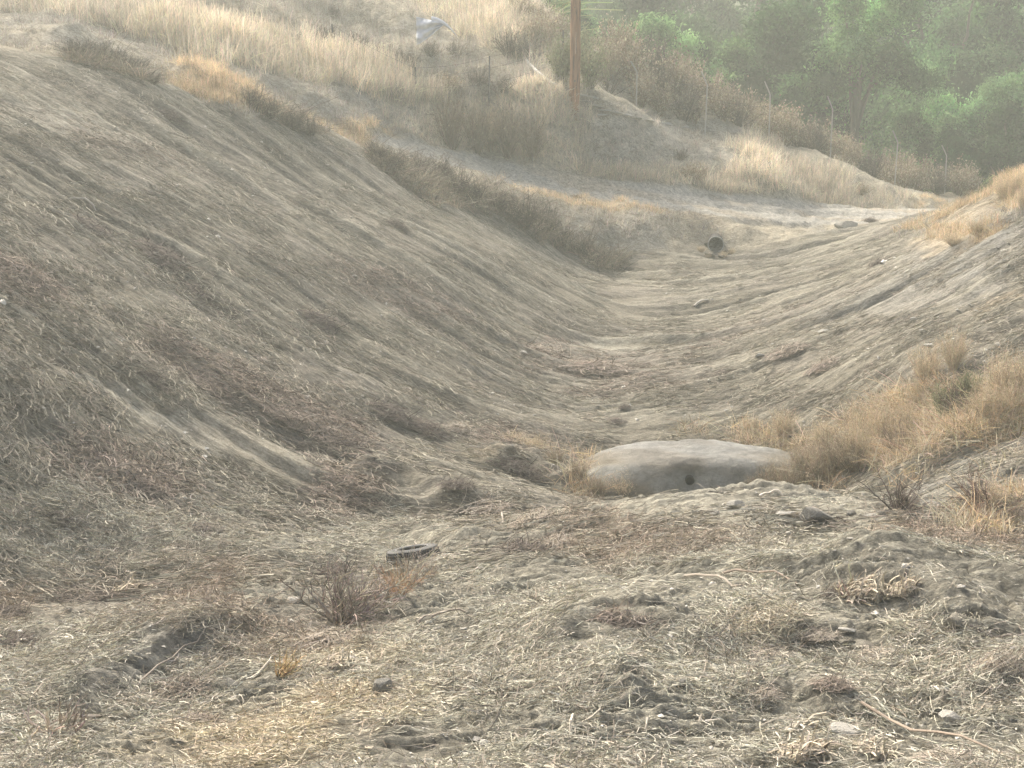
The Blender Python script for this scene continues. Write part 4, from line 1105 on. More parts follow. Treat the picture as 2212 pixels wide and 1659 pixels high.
for s in [
 (1075,1375,-10,40,5,.1,'short pale stick with a curled end right of the smooth clod',(.5,.45,.36)), (800,1300,40,30,4,.1,'pale straight stick right of the white stone',(.6,.55,.45)),
 (1190,1140,70,-8,5,.2,'bleached forked root on the crest left of the mound',(.6,.56,.47)), (1290,1190,80,-6,5,.1,'pale branch lying on the crest right of the twig tangle',(.58,.54,.46)),
 (1640,1075,50,-2,5,.2,'white twisted stick on the crest in front of the mound',(.66,.6,.5)), (980,1470,120,60,6,.03,'long pale branch sloping right in the middle foreground',(.46,.41,.33)),
 (1240,1600,60,-60,7,.2,'light crooked branch standing up in the bottom middle',(.52,.47,.38)), (1710,1590,150,-40,9,.2,'thick arched root at the bottom right',(.5,.43,.33)),
 (1860,1550,340,100,6,.02,'very long straight branch crossing the bottom right',(.44,.36,.28)), (2095,1360,110,20,6,.05,'dark branch right of the broken soil block',(.16,.14,.12)),
 (300,1480,150,-120,5,.04,'long dark branch leaning up in the left foreground',(.25,.22,.18)), (540,1470,130,-36,7,.1,'long bleached branch in the left foreground',(.52,.47,.38)),
 (760,1420,20,36,7,.2,'short thick bleached stick by the root tangle',(.6,.54,.44)), (1110,1130,6,-40,4,.1,'thin white stick standing at the cut soil face',(.55,.5,.42)),
 (160,1600,60,-50,9,.2,'curved thick pale stick in the lower left corner',(.55,.48,.38)), (330,1010,40,22,3,.2,'thin curved stick on the left slope',(.5,.46,.38)),
 (1500,1575,90,-30,5,.2,'curved stick at the bottom middle right',(.5,.44,.35)), (640,1660,110,-60,6,.1,'pale branch at the bottom left middle',(.52,.47,.36)),
 (1480,1250,120,18,5,.05,'straight stick along the left soil berm',(.46,.41,.33)), (1560,1240,160,26,5,.05,'long brown stick on the crest berm',(.36,.3,.24)),
 (900,1350,110,-26,6,.15,'grey brown branch in the centre foreground',(.33,.28,.23)), (1400,1560,-60,50,4,.1,'thin grey stick in the bottom centre',(.46,.42,.34)),
 (1500,662,30,-12,5,.1,'light broken stick at the lower right slope foot',(.6,.56,.48)), (1905,572,22,-24,6,.02,'straight white stick on the upper right slope',(.66,.64,.58)), (150,430,60,26,4,.1,'pale stick on the upper left slope',(.5,.46,.4))]:
    stick(s[0], s[1], s[2], s[3], s[4], s[5], s[6], s[7])

# ------------------------------------------------------------------ rocks
def rock_mesh(name, seed, mat, sx=1, sy=1, sz=.7, cuts=7, sub=3):
    import bmesh
    r = np.random.default_rng(seed)
    bm = bmesh.new(); bmesh.ops.create_icosphere(bm, subdivisions=sub, radius=1)
    pl = r.normal(size=(cuts, 3)); pl /= np.linalg.norm(pl, axis=1, keepdims=True); dd = r.uniform(.45, .8, cuts)
    for v in bm.verts:
        c = np.array(v.co)
        for q_, d_ in zip(pl, dd):
            s = c @ q_ - d_
            if s > 0: c = c - q_ * s * .92
        c = c * (1 + .03 * math.sin(c[0] * 9 + seed) * math.sin(c[1] * 8) )
        v.co = c * [sx, sy, sz]
    me = bpy.data.meshes.new(name); bm.to_mesh(me); bm.free(); me.materials.append(mat)
    return me
RK = [rock_mesh('stone', 100 + i, M_STONE, 1, .8, .5, 13) for i in range(5)]
RKD = [rock_mesh('stone', 120 + i, M_DARKROCK, 1, .8, .6, 13) for i in range(4)]
CLD = [rock_mesh('soil_clod', 140 + i, M_CLOD, 1, .8, .5, 14) for i in range(4)]
SLAB = [rock_mesh('stone_slab', 160 + i, M_STONE, 1, .75, .22, 6) for i in range(3)]

def rock(kind, ms, px, py, wpx, hpx, label, cat='stone', group=None, i=0, tilt=.15, rz=None):
    p = ground(px, py)[0]
    s = p[1] / FOC
    o = bpy.data.objects.new(kind, ms[i % len(ms)])
    o.location = (p[0], p[1], p[2] + hpx * s * .25)
    o.scale = (wpx * s * .6, wpx * s * .5, hpx * s * 1.1)
    o.rotation_euler = (random.uniform(-tilt, tilt), random.uniform(-tilt, tilt), random.uniform(-.4, .4) if rz is None else rz)
    link(o); tag(o, label, cat, group)
    return o
rock('stone', RKD, 828, 1497, 50, 52, 'pointed triangular grey stone in the foreground left of centre', i=0)
rock('stone', RK, 2052, 1556, 66, 32, 'pale rounded stone near the bottom right corner', i=1)
rock('stone_slab', SLAB, 1828, 1584, 76, 44, 'flat slab of pale stone near the bottom right', i=0, rz=0.1)
rock('stone', RKD, 1765, 1122, 74, 34, 'large grey rock on the foreground crest', i=1)
rock('stone_slab', SLAB, 1700, 1116, 46, 30, 'flat grey rock left of the large one on the crest', i=1)
rock('stone', RK, 1590, 1096, 40, 22, 'dark edged broken rock in the middle of the crest', i=2)
rock('stone', RK, 825, 1292, 34, 24, 'white stone among the dead brush below the tyre', i=3)
rock('stone', RK, 640, 1300, 36, 18, 'small white stone left of the big dead bush', i=4)
rock('stone', RK, 720, 1000, 26, 14, 'whitish stone at the lower end of the pale bare strip', i=0)
rock('soil_clod', CLD, 1290, 1398, 110, 34, 'grey soil clod under a tuft of brown brush', 'clod', i=0)
rock('soil_clod', CLD, 1235, 1404, 50, 16, 'low left shoulder of soil beside the smooth clod', 'clod', i=2)
rock('soil_clod', CLD, 2065, 1352, 62, 44, 'broken angular soil block at the end of the right berm', 'clod', i=1, rz=.3)
rock('soil_clod', CLD, 1870, 1400, 80, 26, 'soil lump with a hollow face under the small berm', 'clod', i=2)
rock('soil_clod', CLD, 1830, 1395, 50, 24, 'soil lump left under the small berm', 'clod', i=3)
rock('stone', RKD, 500, 1480, 44, 24, 'grey stone at the foot of the left soil cut', i=3)
rock('stone', RK, 1080, 1388, 26, 20, 'small brown stone beside a short stick in the centre', i=1)
rock('stone', RKD, 1830, 492, 56, 18, 'dark half buried boulder where the dirt road meets the right slope', i=2)
rock('stone', RK, 1780, 720, 26, 12, 'white stone on the middle of the right slope', i=2)
rock('stone', RK, 2010, 748, 28, 10, 'whitish stone right on the right slope', i=3)
rock('stone', RK, 1975, 690, 20, 9, 'small whitish stone above the right one on the slope', i=4)
rock('stone', RK, 1640, 770, 22, 10, 'small pale stone above the weeds on the right slope', i=0)
rock('stone', RK, 1130, 765, 26, 12, 'pale stone beside the twig tangle on the valley floor', i=1)
rock('stone_slab', SLAB, 1830, 1362, 40, 14, 'thin pale slab lying on the straw left of the small berm', i=2)
rock('stone', RKD, 1475, 1480, 24, 22, 'upright grey stone with a chipped edge right of centre', i=0)
rock('stone', RK, 1780, 1460, 36, 30, 'small grey pointed stone among twigs in the right foreground', i=2)
rock('stone', RK, 760, 1430, 60, 18, 'low grey stone right of the root tangle', i=0)
rock('stone', RK, 2100, 498, 34, 12, 'pale chunk of rubble on the upper right slope', i=3)
ORDS = 'first second third fourth fifth sixth seventh eighth ninth tenth eleventh twelfth thirteenth fourteenth fifteenth sixteenth seventeenth eighteenth nineteenth twentieth'.split()
def relabel(items, text):
    for k_, (px_, o_) in enumerate(sorted(items, key=lambda t: t[0])):
        o_['label'] = text % (ORDS[k_] if k_ < 20 else 'last')
STRIPS = {}
G_S = 'loose stones scattered on the scraped ground'
r_ = random.Random(5)
for i in range(48):
    px = r_.uniform(20, 2190); py = r_.uniform(1095, 1640)
    if px < 1000 and py < 1180: continue
    wp = r_.uniform(9, 22)
    o = rock('stone', RK if i % 3 else RKD, px, py, wp, wp * .55, 'small loose stone lying on the scraped straw covered ground', 'stone', G_S, i)
    STRIPS.setdefault((min(int((py - 1095) / 110), 4), px > 1106), []).append((px, o))
for (b_, rt), it in STRIPS.items():
    relabel(it, '%s small loose stone from the left, ' + ['just below the crest', 'level with the tyre and berms', 'level with the dead bush', 'below the root heap', 'in the nearest strip'][b_] + (', right half' if rt else ', left half'))
CREST = []
G_C = 'stones along the crest of the foreground'
for i in range(16):
    px = 1380 + i * 38 + r_.uniform(-12, 12); py = np.interp(px, [1380, 1600, 1850, 2000], [1112, 1092, 1098, 1112]) + r_.uniform(-3, 22)
    o = rock('stone', SLAB if i % 2 else RKD, px, py, r_.uniform(16, 34), r_.uniform(8, 14), 'small flat stone on the crest in front of the grey mound', 'stone', G_C, i)
    CREST.append((px, o))
relabel(CREST, '%s small flat stone from the left on the crest before the grey mound')
G_T = 'stones lying along the bank top behind the pole'
for i, (px, py, wp) in enumerate([(1222,222,22),(1262,222,30),(1285,230,34),(1305,240,30),(1330,246,26),(1352,250,30),(1376,258,24),(1400,262,26),(1425,266,20),(1445,270,18),(1300,250,22),(1480,276,16),(1255,206,30),(1280,212,26)]):
    lab = 'flat pale stone slab, number of a broken row on the bank top right of the pole'
    lab = ['flat stone slab just left of the pole foot', 'cream flat stone slab touching the right side of the pole', 'cream flat slab in the heap right of the pole', 'broken slab at the right end of the heap by the pole', 'grey stone between the slab heap and the white stone',
           'whitish rounded stone on the bank top', 'dark stone right of the whitish rounded stone', 'flat stone below the weeds on the bank top', 'small stone on the bank top right of the flat one', 'small stone near the right end of the bank top row',
           'low stone in front of the slab heap', 'last small stone of the bank top row', 'grey slab leaning high behind the pole', 'grey slab behind the heap right of the pole'][i]
    rock('stone_slab', SLAB, px, py, wp, 9, lab, 'stone', G_T, i, .25)

# ------------------------------------------------------------------ the old tyre
def tyre(px, py):
    p = ground(px, py)[0]
    R, rw, T = .335, .19, .175
    prof = []
    # closed section of the casing: tread, shoulders, sidewalls, beads, hollow inside
    out = [(-.5,.72),(-.5,.86),(-.44,.95),(-.36,.985),(-.33,.96),(-.30,.99),(-.12,1.0),(-.10,.97),(-.07,1.0),(.07,1.0),(.10,.97),(.12,1.0),(.30,.99),(.33,.96),(.36,.985),(.44,.95),(.5,.86),(.5,.72),(.44,.60),(.36,.565)]
    inn = [(.33,.60),(.40,.72),(.42,.84),(.30,.92),(0,.945),(-.30,.92),(-.42,.84),(-.40,.72),(-.33,.60),(-.36,.565),(-.44,.60)]
    prof = np.array(out + inn); m = len(prof); seg = 72
    V = []; 
    for i in range(seg):
        a = i * 2 * math.pi / seg
        for j, (wx, rr) in enumerate(prof):
            r = rr * R
            if j < len(out) and rr > .94 and (i % 2): r -= .006
            V.append((r * math.cos(a), r * math.sin(a), wx * T))
    F = [(i * m + j, ((i + 1) % seg) * m + j, ((i + 1) % seg) * m + (j + 1) % m, i * m + (j + 1) % m) for i in range(seg) for j in range(m)]
    mt, nt_, b_ = new_mat('old_rubber', .75)
    tc = N(nt_, 'ShaderNodeTexCoord'); n1 = N(nt_, 'ShaderNodeTexNoise'); n1.inputs['Scale'].default_value = 7; n1.inputs['Detail'].default_value = 7
    geo = N(nt_, 'ShaderNodeNewGeometry'); sx_ = N(nt_, 'ShaderNodeSeparateXYZ'); nt_.links.new(tc.outputs['Normal'], sx_.inputs[0])
    ad = N(nt_, 'ShaderNodeMath', operation='MULTIPLY_ADD'); nt_.links.new(sx_.outputs[2], ad.inputs[0]); ad.inputs[1].default_value = .22; nt_.links.new(n1.outputs[0], ad.inputs[2])
    nt_.links.new(tc.outputs['Object'], n1.inputs['Vector'])
    cr = N(nt_, 'ShaderNodeValToRGB'); cr.color_ramp.elements[0].position = .42; cr.color_ramp.elements[0].color = (.022, .022, .024, 1); cr.color_ramp.elements[1].position = .75; cr.color_ramp.elements[1].color = (.12, .12, .112, 1)
    nt_.links.new(ad.outputs[0], cr.inputs[0]); nt_.links.new(cr.outputs[0], b_.inputs['Base Color'])
    e = empty('tyre', p + np.array([0, 0.1, .065])); tag(e, 'old black dusty car tyre lying tilted among dead twigs', 'tyre')
    o = obj('casing', mesh_np('casing', V, F, mt, None, True), e)
    e.rotation_euler = (math.radians(-13), math.radians(-9), 0.0)
    # worn light rim ring of the bead on the upper side
    pr = []
    for i in range(48):
        a = i * 2 * math.pi / 48; pr.append((math.cos(a) * R * .60, math.sin(a) * R * .60, T * .455))
    pth = np.array(pr + pr[:1])[None]
    V2, F2, C2 = tubes(pth, np.array([.012]), np.array([.012]), np.array([[.2, .2, .19]]), 6)
    obj('bead_ring', mesh_np('bead_ring', V2, F2, M_TWIG, C2, True), e)
    return e
tyre(891, 1215)
# twigs in front of the tyre
dead_bush(880, 1262, 75, 'thin bare twigs growing up in front of the tyre', 24, (0, 0), .006, (.40, .36, .29), 31, 160)
dead_bush(940, 1250, 55, 'thin grey twigs at the right end of the tyre', 18, (0, 0), .005, (.38, .33, .27), 32, 120)
dead_bush(860, 1285, 60, 'rusty orange bare weed between the tyre and the white stone', 26, (0, 0), .006, (.42, .29, .18), 33, 260)

# ------------------------------------------------------------------ grey mound with the drain hole
def mat_mound():
    m, nt, b = new_mat('weathered_cement', 1.0)
    at_ = N(nt, 'ShaderNodeAttribute', attribute_name='Col'); tc = N(nt, 'ShaderNodeTexCoord')
    n1 = N(nt, 'ShaderNodeTexNoise'); n1.inputs['Scale'].default_value = 16; n1.inputs['Detail'].default_value = 9; n1.inputs['Roughness'].default_value = .8
    n2 = N(nt, 'ShaderNodeTexNoise'); n2.inputs['Scale'].default_value = 3; n2.inputs['Detail'].default_value = 6
    nt.links.new(tc.outputs['Object'], n1.inputs['Vector']); nt.links.new(tc.outputs['Object'], n2.inputs['Vector'])
    mu = N(nt, 'ShaderNodeMath', operation='ADD'); nt.links.new(n1.outputs[0], mu.inputs[0]); nt.links.new(n2.outputs[0], mu.inputs[1])
    mr = N(nt, 'ShaderNodeMapRange'); mr.inputs[1].default_value = .7; mr.inputs[2].default_value = 1.3; mr.inputs[3].default_value = .72; mr.inputs[4].default_value = 1.25
    nt.links.new(mu.outputs[0], mr.inputs[0])
    vm = N(nt, 'ShaderNodeVectorMath', operation='SCALE'); nt.links.new(at_.outputs['Color'], vm.inputs[0]); nt.links.new(mr.outputs[0], vm.inputs['Scale'])
    nt.links.new(vm.outputs[0], b.inputs['Base Color'])
    bp = N(nt, 'ShaderNodeBump'); bp.inputs['Strength'].default_value = 1; bp.inputs['Distance'].default_value = .05
    nt.links.new(mu.outputs[0], bp.inputs['Height']); nt.links.new(bp.outputs[0], b.inputs['Normal'])
    return m
def mound():
    c = at(1512, 1060, 25.2); c[2] = gz(c[0], c[1]) - .12
    wx, dy, hz = 2.38, 1.05, .90
    nu, nv = 120, 60
    V = np.zeros((nv, nu, 3))
    uu = np.linspace(-1, 1, nu); vv = np.linspace(-1, 1, nv)
    U, W = np.meshgrid(uu, vv)
    xs = U * 1.08; ys = W * 1.25
    ang = 1 - np.abs(xs) ** 2.3
    env = np.clip(ang, 0, None) ** .55 * (1 - .08 * xs)              # long low arch, a bit steeper to the right
    front = np.clip((ys + 1) / .55, 0, 1); back = np.clip((1.1 - ys) / .8, 0, 1)
    prof = (np.sin(front * np.pi / 2) ** .55) * (np.sin(back * np.pi / 2) ** .7)
    H = env * prof * hz
    X = xs * wx; Y = ys * dy - .25 * (1 - xs ** 2)
    nse = .006 * fbm(TB, X + 5, Y * 1.5 + H * 2, 4.0) + .018 * fbm(TA, X + 2, Y + H, 6.0)
    H = H + nse * np.clip(env * 3, 0, 1)
    # sunken funnel round the hole
    hx, hh = -.34, .16
    g = np.exp(-(((X - hx) / .30) ** 2 + ((H - .52) / .26) ** 2)) * (ys < 0)
    Y = Y + .22 * g
    H = np.where(env <= 0.001, H - .25, H)
    V = np.stack([X, Y, H], -1).reshape(-1, 3)
    V[:, 2] -= np.where((np.abs(ys.ravel()) > 1.0), .2, 0)
    i0 = (np.arange(nv - 1)[:, None] * nu + np.arange(nu - 1)[None]).ravel()
    F = np.stack([i0, i0 + 1, i0 + nu + 1, i0 + nu], 1)
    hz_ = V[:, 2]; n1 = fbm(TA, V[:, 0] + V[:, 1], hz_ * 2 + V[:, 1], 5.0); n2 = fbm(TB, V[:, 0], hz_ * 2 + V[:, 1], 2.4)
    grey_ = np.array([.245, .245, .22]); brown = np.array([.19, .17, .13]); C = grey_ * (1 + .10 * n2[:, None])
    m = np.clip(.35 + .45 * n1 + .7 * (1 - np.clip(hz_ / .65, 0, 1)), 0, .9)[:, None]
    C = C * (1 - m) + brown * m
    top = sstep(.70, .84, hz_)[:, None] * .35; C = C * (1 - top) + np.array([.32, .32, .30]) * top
    e = empty('concrete_mound', c); tag(e, 'long low weathered grey mound with a small drain hole at its foot', 'mound')
    e.rotation_euler = (0, 0, .03)
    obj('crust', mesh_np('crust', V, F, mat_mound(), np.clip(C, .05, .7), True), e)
    # drain: a short dark pipe in the funnel
    k = 24; Vp = []; Fp = []
    for j, (r, yy) in enumerate([(.078, -.16), (.078, .5), (.064, -.16), (.064, .5)]):
        for i in range(k):
            a = i * 2 * math.pi / k; Vp.append((hx + r * math.cos(a), -.84 + yy, .53 + r * math.sin(a)))
    for i in range(k):
        n_ = (i + 1) % k
        Fp += [(i, n_, k + n_, k + i), (2 * k + i, 3 * k + i, 3 * k + n_, 2 * k + n_), (i, 2 * k + i, 2 * k + n_, n_)]
    mp_, _, b_ = new_mat('dark_pipe', .9); b_.inputs['Base Color'].default_value = (.045, .045, .04, 1)
    obj('drain_pipe', mesh_np('drain_pipe', Vp, Fp, mp_), e)
    cap = [(hx + .066 * math.cos(i * 2 * math.pi / k), -.992, .53 + .062 * math.sin(i * 2 * math.pi / k)) for i in range(k)] + [(hx, -.992, .53)]  # black disc just inside the pipe mouth, painted shade of the hole
    bm_, _, b2 = new_mat('pipe_shade', 1); b2.inputs['Base Color'].default_value = (.008, .008, .008, 1)
    obj('drain_shade', mesh_np('drain_shade', cap, [(i, (i + 1) % k, k) for i in range(k)], bm_), e)
mound()

# ------------------------------------------------------------------ culvert under the road
def culvert():
    p = ground(1548, 541)[0]
    R = .26; k = 40; L = 2.4
    e = empty('culvert', p + np.array([0, .30, .22])); tag(e, 'dark round culvert pipe mouth in the bank under the dirt road', 'culvert')
    V = []; F = []; n = 40
    for j in range(n):
        y = -.35 + L * j / (n - 1); r = R + (.012 if j % 2 else 0)
        for i in range(k):
            a = i * 2 * math.pi / k; V.append((r * math.cos(a), y, r * math.sin(a)))
    for j in range(n - 1):
        for i in range(k): F.append((j * k + i, j * k + (i + 1) % k, (j + 1) * k + (i + 1) % k, (j + 1) * k + i))
    mt, _, b_ = new_mat('rusty_steel', .7); b_.inputs['Base Color'].default_value = (.05, .047, .042, 1)
    obj('pipe', mesh_np('pipe', V, F, mt, None, True), e)
    ring = np.array([(R * 1.04 * math.cos(a), -.36, R * 1.04 * math.sin(a)) for a in np.linspace(0, 2 * math.pi, 41)])[None]
    V2, F2, C2 = tubes(ring, np.array([.022]), np.array([.022]), np.array([[.38, .37, .33]]), 6)
    obj('pipe_lip', mesh_np('pipe_lip', V2, F2, M_TWIG, C2, True), e)
    Vb = [(R * math.cos(a), L * .6, R * math.sin(a)) for a in np.linspace(0, 2 * math.pi, 41)[:-1]] + [(0, L * .6, 0)]  # near-black upright disc closing the pipe, painted shade for its unlit depth
    mb, _, b2 = new_mat('bore_shade', 1); b2.inputs['Base Color'].default_value = (.03, .03, .027, 1)
    obj('bore_shade', mesh_np('bore_shade', Vb, [(i, (i + 1) % 40, 40) for i in range(40)], mb), e)
    e.rotation_euler = (0, 0, -.12)
culvert()
for i, (px, py, w_, h_) in enumerate([(1533,553,24,12),(1558,556,20,10),(1570,545,16,12),(1527,530,14,10)]):
    rock('soil_clod', CLD, px, py, w_, h_, ['soil clod at the left foot of the culvert mouth', 'soil clod lying before the culvert mouth', 'soil clod at the right edge of the culvert mouth', 'soil clod at the left edge of the culvert mouth'][i], 'clod', None, i)
for i, (px, py, h) in enumerate([(1515,545,16),(1580,548,14),(1562,556,16),(1530,556,12)]):
    plant('weed', SH_WEED, px, py, h, ['short dry weed left of the culvert mouth', 'short dry weed right of the culvert mouth', 'tan stalks in front of the culvert mouth', 'small dry weed below the culvert mouth'][i], 'weed', 'dry weeds round the culvert', 1.2, i)

# ------------------------------------------------------------------ wooden pole
def pole():
    b = ground(1239, 244)[0]
    H = 8.6; k = 60; s = 28
    r = np.random.default_rng(8)
    V = np.zeros((k, s, 3))
    ph = np.arange(s) * 2 * np.pi / s
    for j in range(k):
        z = -.5 + (H + .5) * j / (k - 1); t = max(z, 0) / H
        R = .205 * (1 - t) + .17 * t
        cx = .10 * t * 1.2 + .02 * math.sin(z * 1.1); cy = .03 * math.sin(z * .8)
        rr = R * (1 + .02 * np.sin(ph * 5 + z * .6) + .012 * r.normal(size=s))
        V[j, :, 0] = cx + rr * np.cos(ph); V[j, :, 1] = cy + rr * np.sin(ph); V[j, :, 2] = z
    V = V.reshape(-1, 3); F = []
    for j in range(k - 1):
        for i in range(s): F.append((j * s + i, j * s + (i + 1) % s, (j + 1) * s + (i + 1) % s, (j + 1) * s + i))
    mt, nt_, b_ = new_mat('pole_wood', .85)
    tc = N(nt_, 'ShaderNodeTexCoord'); mp = N(nt_, 'ShaderNodeMapping'); mp.inputs['Scale'].default_value = (7, 7, .55); nt_.links.new(tc.outputs['Object'], mp.inputs[0])
    n1 = N(nt_, 'ShaderNodeTexNoise'); n1.inputs['Scale'].default_value = 2.2; n1.inputs['Detail'].default_value = 8; n1.inputs['Roughness'].default_value = .7; nt_.links.new(mp.outputs[0], n1.inputs['Vector'])
    cr = N(nt_, 'ShaderNodeValToRGB'); els = cr.color_ramp.elements
    els[0].position = .40; els[0].color = (.10, .055, .035, 1); els[1].position = .64; els[1].color = (.36, .20, .11, 1)
    e2 = els.new(.5); e2.color = (.27, .15, .085, 1)
    nt_.links.new(n1.outputs[0], cr.inputs[0]); nt_.links.new(cr.outputs[0], b_.inputs['Base Color'])
    bp = N(nt_, 'ShaderNodeBump'); bp.inputs['Strength'].default_value = .7; bp.inputs['Distance'].default_value = .03; nt_.links.new(n1.outputs[0], bp.inputs['Height']); nt_.links.new(bp.outputs[0], b_.inputs['Normal'])
    e = empty('utility_pole', b); tag(e, 'reddish brown wooden utility pole rising out of the top of the picture', 'pole')
    obj('shaft', mesh_np('shaft', V, F, mt, None, True), e)
    # pale splinter and a few knots on the face
    sp = np.array([(.045, -.178, 2.2), (.055, -.182, 2.45), (.05, -.185, 2.75), (.058, -.18, 3.0)])[None]
    V2, F2, C2 = tubes(sp, np.array([.014]), np.array([.006]), np.array([[.62, .48, .36]]), 5)
    obj('splinter', mesh_np('splinter', V2, F2, M_TWIG, C2), e)
    for kx, kz in [(-.02, 3.9), (.05, 4.25), (.0, 1.2)]:
        o = obj('knot', rock_mesh('knot', int(kz * 10), M_BARK, .03, .012, .04, 3, 2), e); o.location = (kx + .03, -.178, kz)
pole()

# ------------------------------------------------------------------ fence line with bent barbed-wire arms
def fence():
    posts = [ # foot px, py, distance, height px, arm (0 none, 1 left), colour
     (719,60,57.0,62,0),(897,132,55.5,74,0),(1056,165,56.5,104,0),(1217,210,58.0,110,0),(1374,252,60.0,104,1),(1523,290,61.5,134,1),(1660,330,64,128,1),(1792,368,66,134,1),(1932,405,67,116,1),(2040,425,69.5,104,1),(2170,420,73,66,1)]
    base = None
    mt = mat_rock('weathered_steel', (.32, .31, .28), (.50, .48, .44), 12, .2)
    mdk = mat_rock('dark_steel', (.07, .07, .075), (.13, .13, .13), 12, .2)
    feet = []
    for px, py, y, hp, arm in posts:
        p = at(px, py, y); p[2] = gz(p[0], p[1]); feet.append((p, hp * y / FOC, arm))
    e = empty('wire_fence', feet[4][0]); tag(e, 'wire fence of thin leaning steel posts with bent tops along the hill edge', 'fence')
    o0 = Vector(feet[4][0]); tops = []
    for i, (p, H, arm) in enumerate(feet):
        q = Vector(p) - o0
        hv = H if not arm else H * .78
        lean = (i % 3 - 1) * .03
        path = [(0, 0, -.3), (lean * .5, 0, hv * .5), (lean, 0, hv)]
        if arm: path += [(lean - .10, 0, hv + H * .09), (lean - .26, 0, hv + H * .22)]
        P_ = np.array(path)[None]; w_ = .030 if arm else .036
        V, F, C = tubes(P_, np.array([w_]), np.array([w_ * .8]), np.array([[.3, .3, .28]]), 4)
        o = obj('post', mesh_np('post', V, F, mt if arm else mdk), e); o.location = q
        tops.append((q + Vector((lean, 0, hv)), hv, q))
    for fz in (.45, .75, .97):
        pth = []
        for (t, hv, q), (t2, hv2, q2) in zip(tops[:-1], tops[1:]):
            for s in np.linspace(0, 1, 6)[:-1]:
                a = q + Vector((0, 0, hv * fz)); b = q2 + Vector((0, 0, hv2 * fz)); c = a.lerp(b, s); pth.append((c.x, c.y + .04, c.z - .10 * math.sin(s * math.pi)))
        V, F, C = tubes(np.array(pth)[None], np.array([.006]), np.array([.006]), np.array([[.3, .3, .3]]), 3)
        obj('wire', mesh_np('wire', V, F, mdk), e)
fence()

# torn white sheeting hanging on the fence
def sheeting():
    a = at(899, 36, 55.0)
    n, m = 34, 26
    U, W = np.meshgrid(np.linspace(0, 1, n), np.linspace(0, 1, m))
    # outline: tall at the post, tapering to a point low right, with a trailing strip on top
    wd = 1.2; 
    X = U * wd * (1 - .15 * W)
    top = -.08 * np.sin(U * 3.0) - .25 * U ** 2 + .0
    bot = -1.0 + .15 * U + .60 * U ** 1.3
    Z = top * (1 - W) + bot * W
    Y = .04 * np.sin(U * 9 + W * 4) * (.3 + U) + .05 * np.sin(W * 14 + U * 5) + .06 * fbm(TA, X * 3, Z * 3, 6.0)
    V = np.stack([X, Y, Z], -1).reshape(-1, 3)
    i0 = (np.arange(m - 1)[:, None] * n + np.arange(n - 1)[None]).ravel(); F = np.stack([i0, i0 + 1, i0 + n + 1, i0 + n], 1)
    e = empty('torn_sheeting', a); tag(e, 'torn white plastic sheeting caught on a fence post', 'sheeting')
    o = obj('hanging_sheet', mesh_np('hanging_sheet', V, F, M_SHEET, None, True), e)
    md = o.modifiers.new('t', 'SOLIDIFY'); md.thickness = .006
    t = np.linspace(0, 1, 30)
    P0 = np.stack([.55 + t * .95, -.05 + .05 * np.sin(t * 7), -.08 - .10 * t - .55 * t ** 2.2], 1)
    W_ = .17 * (1 - t ** 2) + .02
    V = np.stack([P0 + np.stack([0 * t, 0 * t, W_ * .5], 1), P0 + np.stack([0 * t, -.04 * np.ones_like(t), 0 * t], 1), P0 - np.stack([0 * t, 0 * t, W_ * .5], 1)], 1).reshape(-1, 3)
    F = []
    for i in range(29): F += [(i * 3, i * 3 + 1, i * 3 + 4, i * 3 + 3), (i * 3 + 1, i * 3 + 2, i * 3 + 5, i * 3 + 4)]
    o = obj('trailing_strip', mesh_np('trailing_strip', V, F, M_SHEET, None, True), e)
    md = o.modifiers.new('t', 'SOLIDIFY'); md.thickness = .006
sheeting()

def pipe():
    px = np.array([1128, 1142, 1158, 1175, 1192, 1207]); py = np.array([122, 142, 158, 172, 184, 193])
    q = ground(px, py); q[:, 2] += .10
    a = q[0].copy()
    V, F, C = tubes((q - a)[None], np.array([.055]), np.array([.055]), np.array([[.7, .68, .62]]), 10)
    o = obj('white_pipe', mesh_np('white_pipe', V, F, M_PVC, None, True)); o.location = a
    tag(o, 'bent white plastic pipe running down the hillside towards the pole', 'pipe')
pipe()

